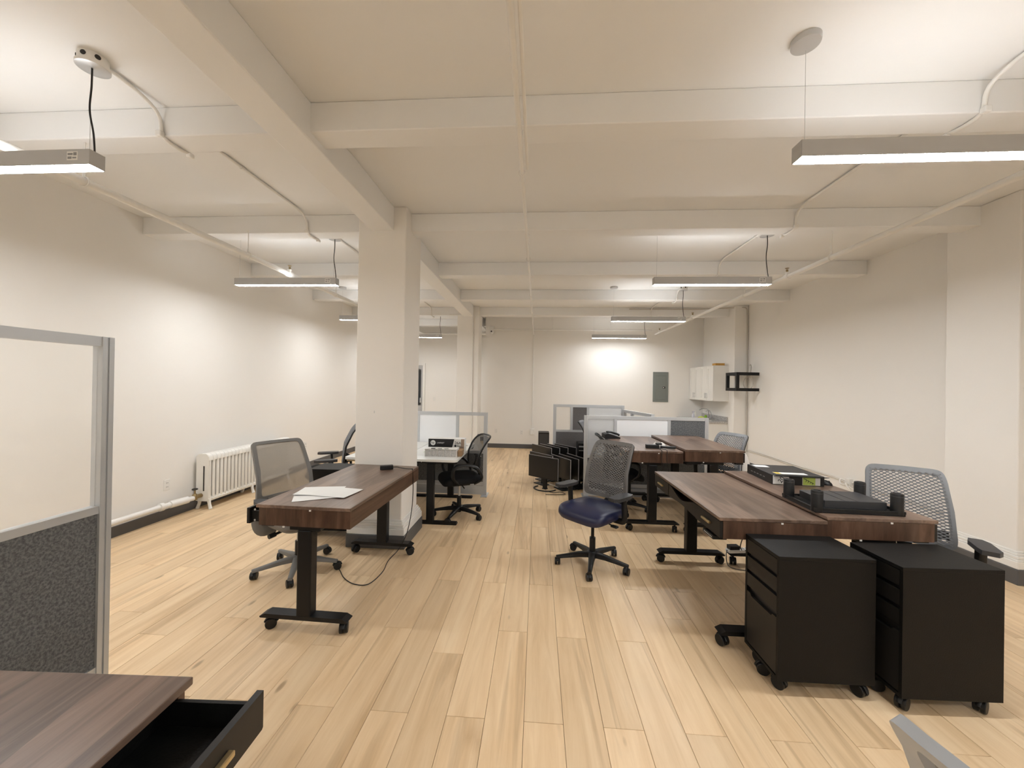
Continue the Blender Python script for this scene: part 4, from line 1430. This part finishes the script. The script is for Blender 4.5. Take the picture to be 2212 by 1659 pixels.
MB().b2((-.13, -.17, .56), (.13, -.145, .58)).b2((-.13, -.17, .50), (.06, -.145, .51)).build('tray_edge', 'satin_silver', ch)
tag(MB().tube(smooth_path([(.18, 5.62, .006), (.26, 5.55, .006), (.36, 5.60, .006), (.42, 5.50, .006), (.30, 5.46, .006), (.14, 5.45, .006)]), .004, 6).build('cable', 'cable_black', None, True), 'loose black cable on the floor in front of the monitors', 'cable')
tag(MB().tube(smooth_path([(.20, 5.98, .02), (.26, 5.80, .05), (.33, 5.82, .02), (.42, 5.84, .04), (.50, 5.80, .02)]), .006, 6).build('cable', 'cable_white', None, True), 'tangled pale cable between the monitors', 'cable')

# ================================================================== THINGS ON THE DESKS


def sheet(name, label, c, w_, d_, rz, z, lift=.0):
    b = MB()

    def f(a, e):
        return Vector(((a - .5) * w_, (e - .5) * d_, lift * (a * (1 - e)) ** 2 + .0008 * math.sin(a * 5 + e * 3)))
    b.grid(f, 6, 6)
    o = b.build(name, 'paper', None, True, solid=.0005)
    o.location = (c[0], c[1], z)
    o.rotation_euler = (0, 0, R(rz))
    return tag(o, label, 'paper', 'sheets of paper on the left desk')


sheet('paper_sheet', 'lower white sheet of paper on the left desk', (-1.46, 2.47, 0), .216, .279, -62, .7925)
sheet('paper_sheet', 'white sheet on top of the papers on the left desk', (-1.49, 2.56, 0), .216, .279, -78, .7945, .01)
sheet('paper_sheet', 'white sheet lying right of the papers on the left desk', (-1.37, 2.54, 0), .216, .279, -98, .7965)
ad = thing('power_adapter', 'black power adapter at the far end of the left desk', 'adapter', (-1.315, 3.29, .79), R(25))
MB().b2((-.055, -.025, 0), (.055, .025, .036), 0.005, 2).build('brick', 'black_plastic', ad)
MB().tube(smooth_path([(.055, .0, .016), (.09, .0, .014), (.16, -.045, .005), (.215, -.085, .008)]), .003, 6).build('lead', 'cable_black', ad, True)
tag(MB().tube(smooth_path([(-1.092, 3.30, .802), (-1.083, 3.30, .77), (-1.080, 3.31, .60), (-1.10, 3.33, .40), (-1.15, 3.36, .20), (-1.22, 3.36, .06), (-1.27, 3.25, .006), (-1.24, 3.05, .005), (-1.27, 2.86, .005), (-1.38, 2.85, .005), (-1.50, 2.93, .005), (-1.60, 3.05, .005), (-1.70, 3.15, .005), (-1.76, 3.20, .005)]), .0035, 6).build('power_cable', 'cable_black', None, True), 'black cable hanging off the left desk and looping on the floor', 'cable')

ZW = .73
tb = thing('toner_box', 'black and white toner cartridge box on the white desk', 'box', (-1.065, 4.52, ZW), R(1.5))
bw_, bd_, bh_ = .43, .13, .175
MB().b2((-bw_ / 2, -bd_ / 2, 0), (bw_ / 2, bd_ / 2, bh_), 0.002).build('carton', 'paper', tb)
yf = -bd_ / 2
MB().prism([(-bw_ / 2 + .002, .018), (.055, .018), (.095, bh_ - .004), (-bw_ / 2 + .002, bh_ - .004)], 'Y', yf - .0012, yf - .0002).build('black_print', 'ink', tb)
MB().prism([(.02, .006), (.06, .006), (.075, .03), (.05, .03)], 'Y', yf - .0012, yf - .0002).build('black_print', 'ink', tb)
MB().b2((bw_ / 2 - .04, yf - .0012, .03), (bw_ / 2 - .002, yf - .0002, bh_ - .002)).build('brown_print', 'ink_tan', tb)
MB().b2((.155, yf - .0012, .055), (.205, yf - .0002, .085)).build('brown_print', 'ink_tan', tb)
TX = Matrix.Translation((0, yf - .0018, 0)) @ Matrix.Rotation(R(90), 4, 'X')
lg = MB().lathe([(.030, 0), (.030, -.0008)], (-.158, yf - .0014, .125), 28, axis='Y').build('logo_disc', 'ink_white', tb)
text_part('hp', .040, 'ink', lg, Matrix.Translation((-.181, 0, .115)) @ TX @ Matrix.Shear('XZ', 4, (0, 0)), 'logo_letters')
text_part('LASERJET', .022, 'ink_white', tb, Matrix.Translation((-.112, 0, .118)) @ TX)
text_part('26A', .046, 'ink', tb, Matrix.Translation((.100, 0, .112)) @ TX)
MB().lathe([(.013, 0), (.013, -.0008)], (.108, yf - .0004, .092), 20, axis='Y').build('black_dot', 'ink', tb)
text_part('Black', .022, 'ink', tb, Matrix.Translation((.128, 0, .086)) @ TX)
og = thing('drawer_organizer', 'clear plastic drawer organizer in front of the toner box', 'organizer', (-1.075, 4.30, ZW), R(1))
ow, od, oh = .36, .14, .088
MB().b2((-ow / 2, -od / 2, 0), (ow / 2, od / 2, .004)).b2((-ow / 2, -od / 2, oh - .004), (ow / 2, od / 2, oh)).b2((-ow / 2, od / 2 - .003, 0), (ow / 2, od / 2, oh)).build('shell', 'white_plastic', og)
for k in range(6):
    x = -ow / 2 + k * ow / 5
    x = min(max(x, -ow / 2 + .002), ow / 2 - .002)
    MB().b2((x - .002, -od / 2, .004), (x + .002, od / 2 - .003, oh - .004)).build('divider', 'white_plastic', og)
for k in range(5):
    x0, x1 = -ow / 2 + k * ow / 5 + .004, -ow / 2 + (k + 1) * ow / 5 - .004
    MB().b2((x0, -od / 2 + .001, .006), (x1, -od / 2 + .004, oh - .008)).build('drawer', 'clear_plastic', og)
    MB().b2((x0 + .01, -od / 2 + .02, .006), (x1 - .01, od / 2 - .01, .045 + .03 * (k % 2)), 0.004).build('contents', ('cable_grey', 'ink_grey', 'cable_grey', 'cable_white', 'cable_white')[k], og)
for k in range(3):
    MB().box((-.09 + k * .075, -.04, oh + .003), (.045, .03, .005), (0, 0, .3 * k), 0.001).build('scrap', ('cable_black', 'ink_grey', 'ink_grey')[k], og)
tag(MB().box((-.87, 4.36, ZW + .035), (.05, .16, .068), (0, 0, .06), 0.003).build('storage_box', 'cardboard'), 'small brown carton at the right edge of the white desk', 'box')
lf = MB()
lf.grid(lambda a, c: Vector((-1.33 + .12 * a, 4.43 + .05 * c, ZW + .012 + .03 * math.sin(a * PI) * (c - .2) + .012 * math.sin(a * 7))), 9, 5)
tag(lf.build('green_wrapper', 'leaf_green', None, True, solid=.001), 'crumpled green wrapper left of the toner box', 'wrapper')
tag(MB().tube(smooth_path([(-.90, 4.86, ZW + .006), (-.96, 4.95, ZW + .006), (-.91, 5.05, ZW + .006), (-.98, 5.08, ZW + .006), (-1.02, 4.98, ZW + .006)]), .005, 6).build('cable', 'cable_white', None, True), 'pale cable lying on the white desk behind the chair', 'cable')

# phone and power brick on desk C
ZC = .872
ph = thing('desk_phone', 'black desk phone on the edge of the second row desk', 'phone', (.985, 5.16, ZC), R(95))
MB().prism([(-.10, 0), (.10, 0), (.10, .055), (.06, .065), (-.10, .018)], 'X', -.09, .09).build('base', 'black_plastic', ph)
MB().tube(smooth_path([(-.066, -.09, .045), (-.066, -.06, .062), (-.066, .02, .085), (-.066, .08, .085)]), .020, 8, flat=(1.1, .7)).build('handset', 'black_plastic', ph, True)
kb = MB()
for i in range(3):
    for j in range(4):
        kb.box((.005 + i * .024, -.06 + j * .024, .046 + j * .0072), (.016, .014, .006), (R(17), 0, 0))
kb.build('keys', 'dark_grey_plastic', ph)
ps = thing('power_brick', 'black power brick on the second row desk', 'adapter', (1.33, 4.36, ZC), R(-4))
MB().b2((-.11, -.03, 0), (.03, .03, .042), 0.005, 2).build('brick', 'black_plastic', ps)
MB().b2((.0, -.022, .042), (.06, .03, .062), 0.004, 2).build('plug', 'black_plastic', ps)
hs = MB().tube(smooth_path([(1.375, 4.35, ZC + .022), (1.45, 4.33, ZC + .02), (1.53, 4.33, ZC + .018)]), .018, 8, flat=(1.1, .8)).build('phone_handset', 'black_plastic', None, True)
tag(hs, 'black telephone handset lying beside the power brick', 'handset')
tw = MB()
rnd = random.Random(3)
for k in range(3):
    c0 = (1.36 + .03 * k, 4.44 + .01 * k)
    tw.grid(lambda a, c: Vector((c0[0] + .08 * (a - .5) + .01 * math.sin(9 * c + k), c0[1] + .05 * (c - .5), ZC + .02 + .035 * math.sin(a * PI) * math.sin(c * PI) + .010 * math.sin(a * 11 + k * 2) * math.cos(c * 8))), 8, 8)
tag(tw.build('plastic_wrapper', 'bag_plastic', None, True, solid=.0008), 'crumpled white wrapper on the second row desk', 'wrapper')
for i, (x, lb) in enumerate(((1.33, 'left black cable hanging over the near edge of the second row desk'), (1.385, 'right black cable hanging over the near edge of the second row desk'))):
    tag(MB().tube(smooth_path([(1.36, 4.33, ZC + .01), (x + .01, 4.22, ZC + .008), (x, 4.155, ZC + .002), (x - .004, 4.148, ZC - .08), (x + .012 * i, 4.15, ZC - .20), (x + .02 * i, 4.17, ZC - .34)]), .0035, 6).build('cable', 'cable_black', None, True), lb, 'cable')

# dark carton with labels on desk B
ZB = .812
lbx = thing('laptop_carton', 'flat black carton with white labels on the right desk', 'box', (2.07, 3.30, ZB), R(-4))
MB().b2((-.22, -.21, 0), (.15, .20, .075), 0.002).build('carton', 'box_black', lbx)
MB().box((-.03, -.235, .072), (.36, .06, .004), (R(-16), 0, 0)).build('lid_flap', 'box_black', lbx)
MB().b2((-.20, .09, .0752), (-.09, .17, .0756)).build('paper_label', 'paper', lbx)
o = MB().b2((-.17, -.17, .0752), (.06, -.11, .0756)).build('paper_label', 'paper', lbx)
MB().b2((-.168, -.168, .0757), (-.13, -.112, .0759)).build('highlighter_mark', 'yellow', o)
o = MB().b2((-.215, -.2108, .004), (-.10, -.2102, .070)).build('paper_label', 'paper', lbx)
TXL = Matrix.Translation((0, -.2114, 0)) @ Matrix.Rotation(R(90), 4, 'X')
text_part('20', .048, 'ink', o, Matrix.Translation((-.155, 0, .010)) @ TXL @ Matrix.Rotation(R(58), 4, 'Z'), 'handwriting')
MB().b2((-.005, -.2108, .004), (.12, -.2102, .066)).build('paper_label', 'paper', lbx)
nt_ = MB().b2((-.002, -.2118, .006), (.085, -.2109, .068)).build('sticky_note', 'note_green', lbx)
hw_ = MB()
for k in range(4):
    hw_.box((.012 + .018 * k, -.2121, .052 - .010 * k), (.022, .0005, .004), (0, R(20), 0)).box((.02 + .015 * k, -.2121, .036 - .006 * k), (.003, .0005, .018), (0, R(15), 0))
hw_.build('handwriting', 'ink', nt_)
pr = MB()
for k in range(5):
    pr.b2((-.2208, .10 - .05 * k, .03), (-.2202, .13 - .05 * k, .036))
pr.build('side_print', 'ink_grey', lbx)
ms_ = thing('mouse', 'black mouse at the edge of the right desk behind the carton', 'mouse', (2.26, 3.16, ZB), R(30))
b = MB()
b.grid(lambda a, c: Vector((.033 * math.cos(a * 2 * PI) * math.sin(c * PI / 2), .055 * math.sin(a * 2 * PI) * math.sin(c * PI / 2), .036 * math.cos(c * PI / 2))), 17, 7)
b.build('shell', 'black_plastic', ms_, True)
MB().cyl((-.004, -.03, .028), (.004, -.03, .028), .007, n=10).build('scroll_wheel', 'dark_grey_plastic', ms_)

# upturned monitor riser: platform below, four round legs standing up
rs = thing('monitor_riser', 'black monitor riser lying upside down on the right desk', 'riser', (1.935, 2.575, ZB), R(-2))
MB().b2((-.25, -.165, 0), (.25, .165, .012), 0.004, 2).build('platform', 'black_plastic', rs)
MB().b2((-.25, -.165, .012), (.25, -.155, .028)).b2((-.25, .155, .012), (.25, .165, .028)).b2((-.25, -.155, .012), (-.24, .155, .028)).b2((.24, -.155, .012), (.25, .155, .028)).build('rim', 'black_plastic', rs)
for k in range(5):
    MB().b2((-.225 + k * .012, -.14, .012), (-.220 + k * .012, .14, .022)).build('rib', 'black_plastic', rs)
tr_ = MB().b2((-.155, -.10, .012), (.20, .14, .062), 0.003).build('storage_tray', 'dark_grey_plastic', rs)
for x in (-.04, .03):
    MB().b2((x, -.10, .0615), (x + .003, .14, .0632)).build('groove', 'cable_black', tr_)
for sx in (-1, 1):
    for sy in (-1, 1):
        lg_ = MB().lathe([(.031, .005), (.031, .125), (.028, .130), (.020, .131), (.016, .124)], (sx * .222, sy * .138, 0), 24).build('leg', 'black_plastic', rs, True)
        MB().lathe([(.0318, .112), (.0318, .116)], (sx * .222, sy * .138, 0), 24).build('ring', 'dark_grey_plastic', lg_, True)

# power strip on the far foot of desk B, bag behind the raised desk
pst = thing('power_strip', 'white power strip with a black adapter on the desk foot', 'power strip', (1.79, 3.50, .112), R(8))
MB().b2((-.10, -.03, 0), (.16, .03, .028), 0.005, 2).build('body', 'white_plastic', pst)
MB().b2((-.09, -.028, .028), (.0, .028, .062), 0.005, 2).build('adapter', 'black_plastic', pst)
for k in range(3):
    MB().b2((.03 + k * .04, -.018, .028), (.055 + k * .04, .018, .030)).build('socket', 'ink_grey', pst)
tag(MB().tube(smooth_path([(1.69, 3.49, .13), (1.66, 3.44, .10), (1.665, 3.42, .03), (1.72, 3.40, .006), (1.85, 3.38, .006), (1.98, 3.36, .006)]), .0035, 6).build('cable', 'cable_black', None, True), 'thin cable from the power strip to the floor', 'cable')
for i, (a, lb) in enumerate((((1.50, 2.75), 'left black lead running from the right desk to the power strip'), ((1.62, 2.72), 'right black lead running from the right desk to the power strip'))):
    tag(MB().tube(smooth_path([(a[0], a[1], .66), (a[0] + .08, a[1] + .22, .52), (a[0] + .17, a[1] + .48, .28), (1.80 + .03 * i, 3.46, .145)]), .004, 6).build('cable', 'cable_black', None, True), lb, 'cable')
bg = MB()
bg.grid(lambda a, c: Vector((2.63 + (.10 + .02 * math.sin(a * 19)) * math.cos(a * 2 * PI) * math.sin(c * PI), 5.05 + .10 * math.sin(a * 2 * PI) * math.sin(c * PI), .375 + .375 * math.cos(c * PI) * (1 + .02 * math.sin(a * 25) * math.sin(c * PI)))), 25, 11)
tag(bg.build('plastic_bag', 'bag_plastic', None, True), 'white plastic sack standing behind the raised desk', 'bag')
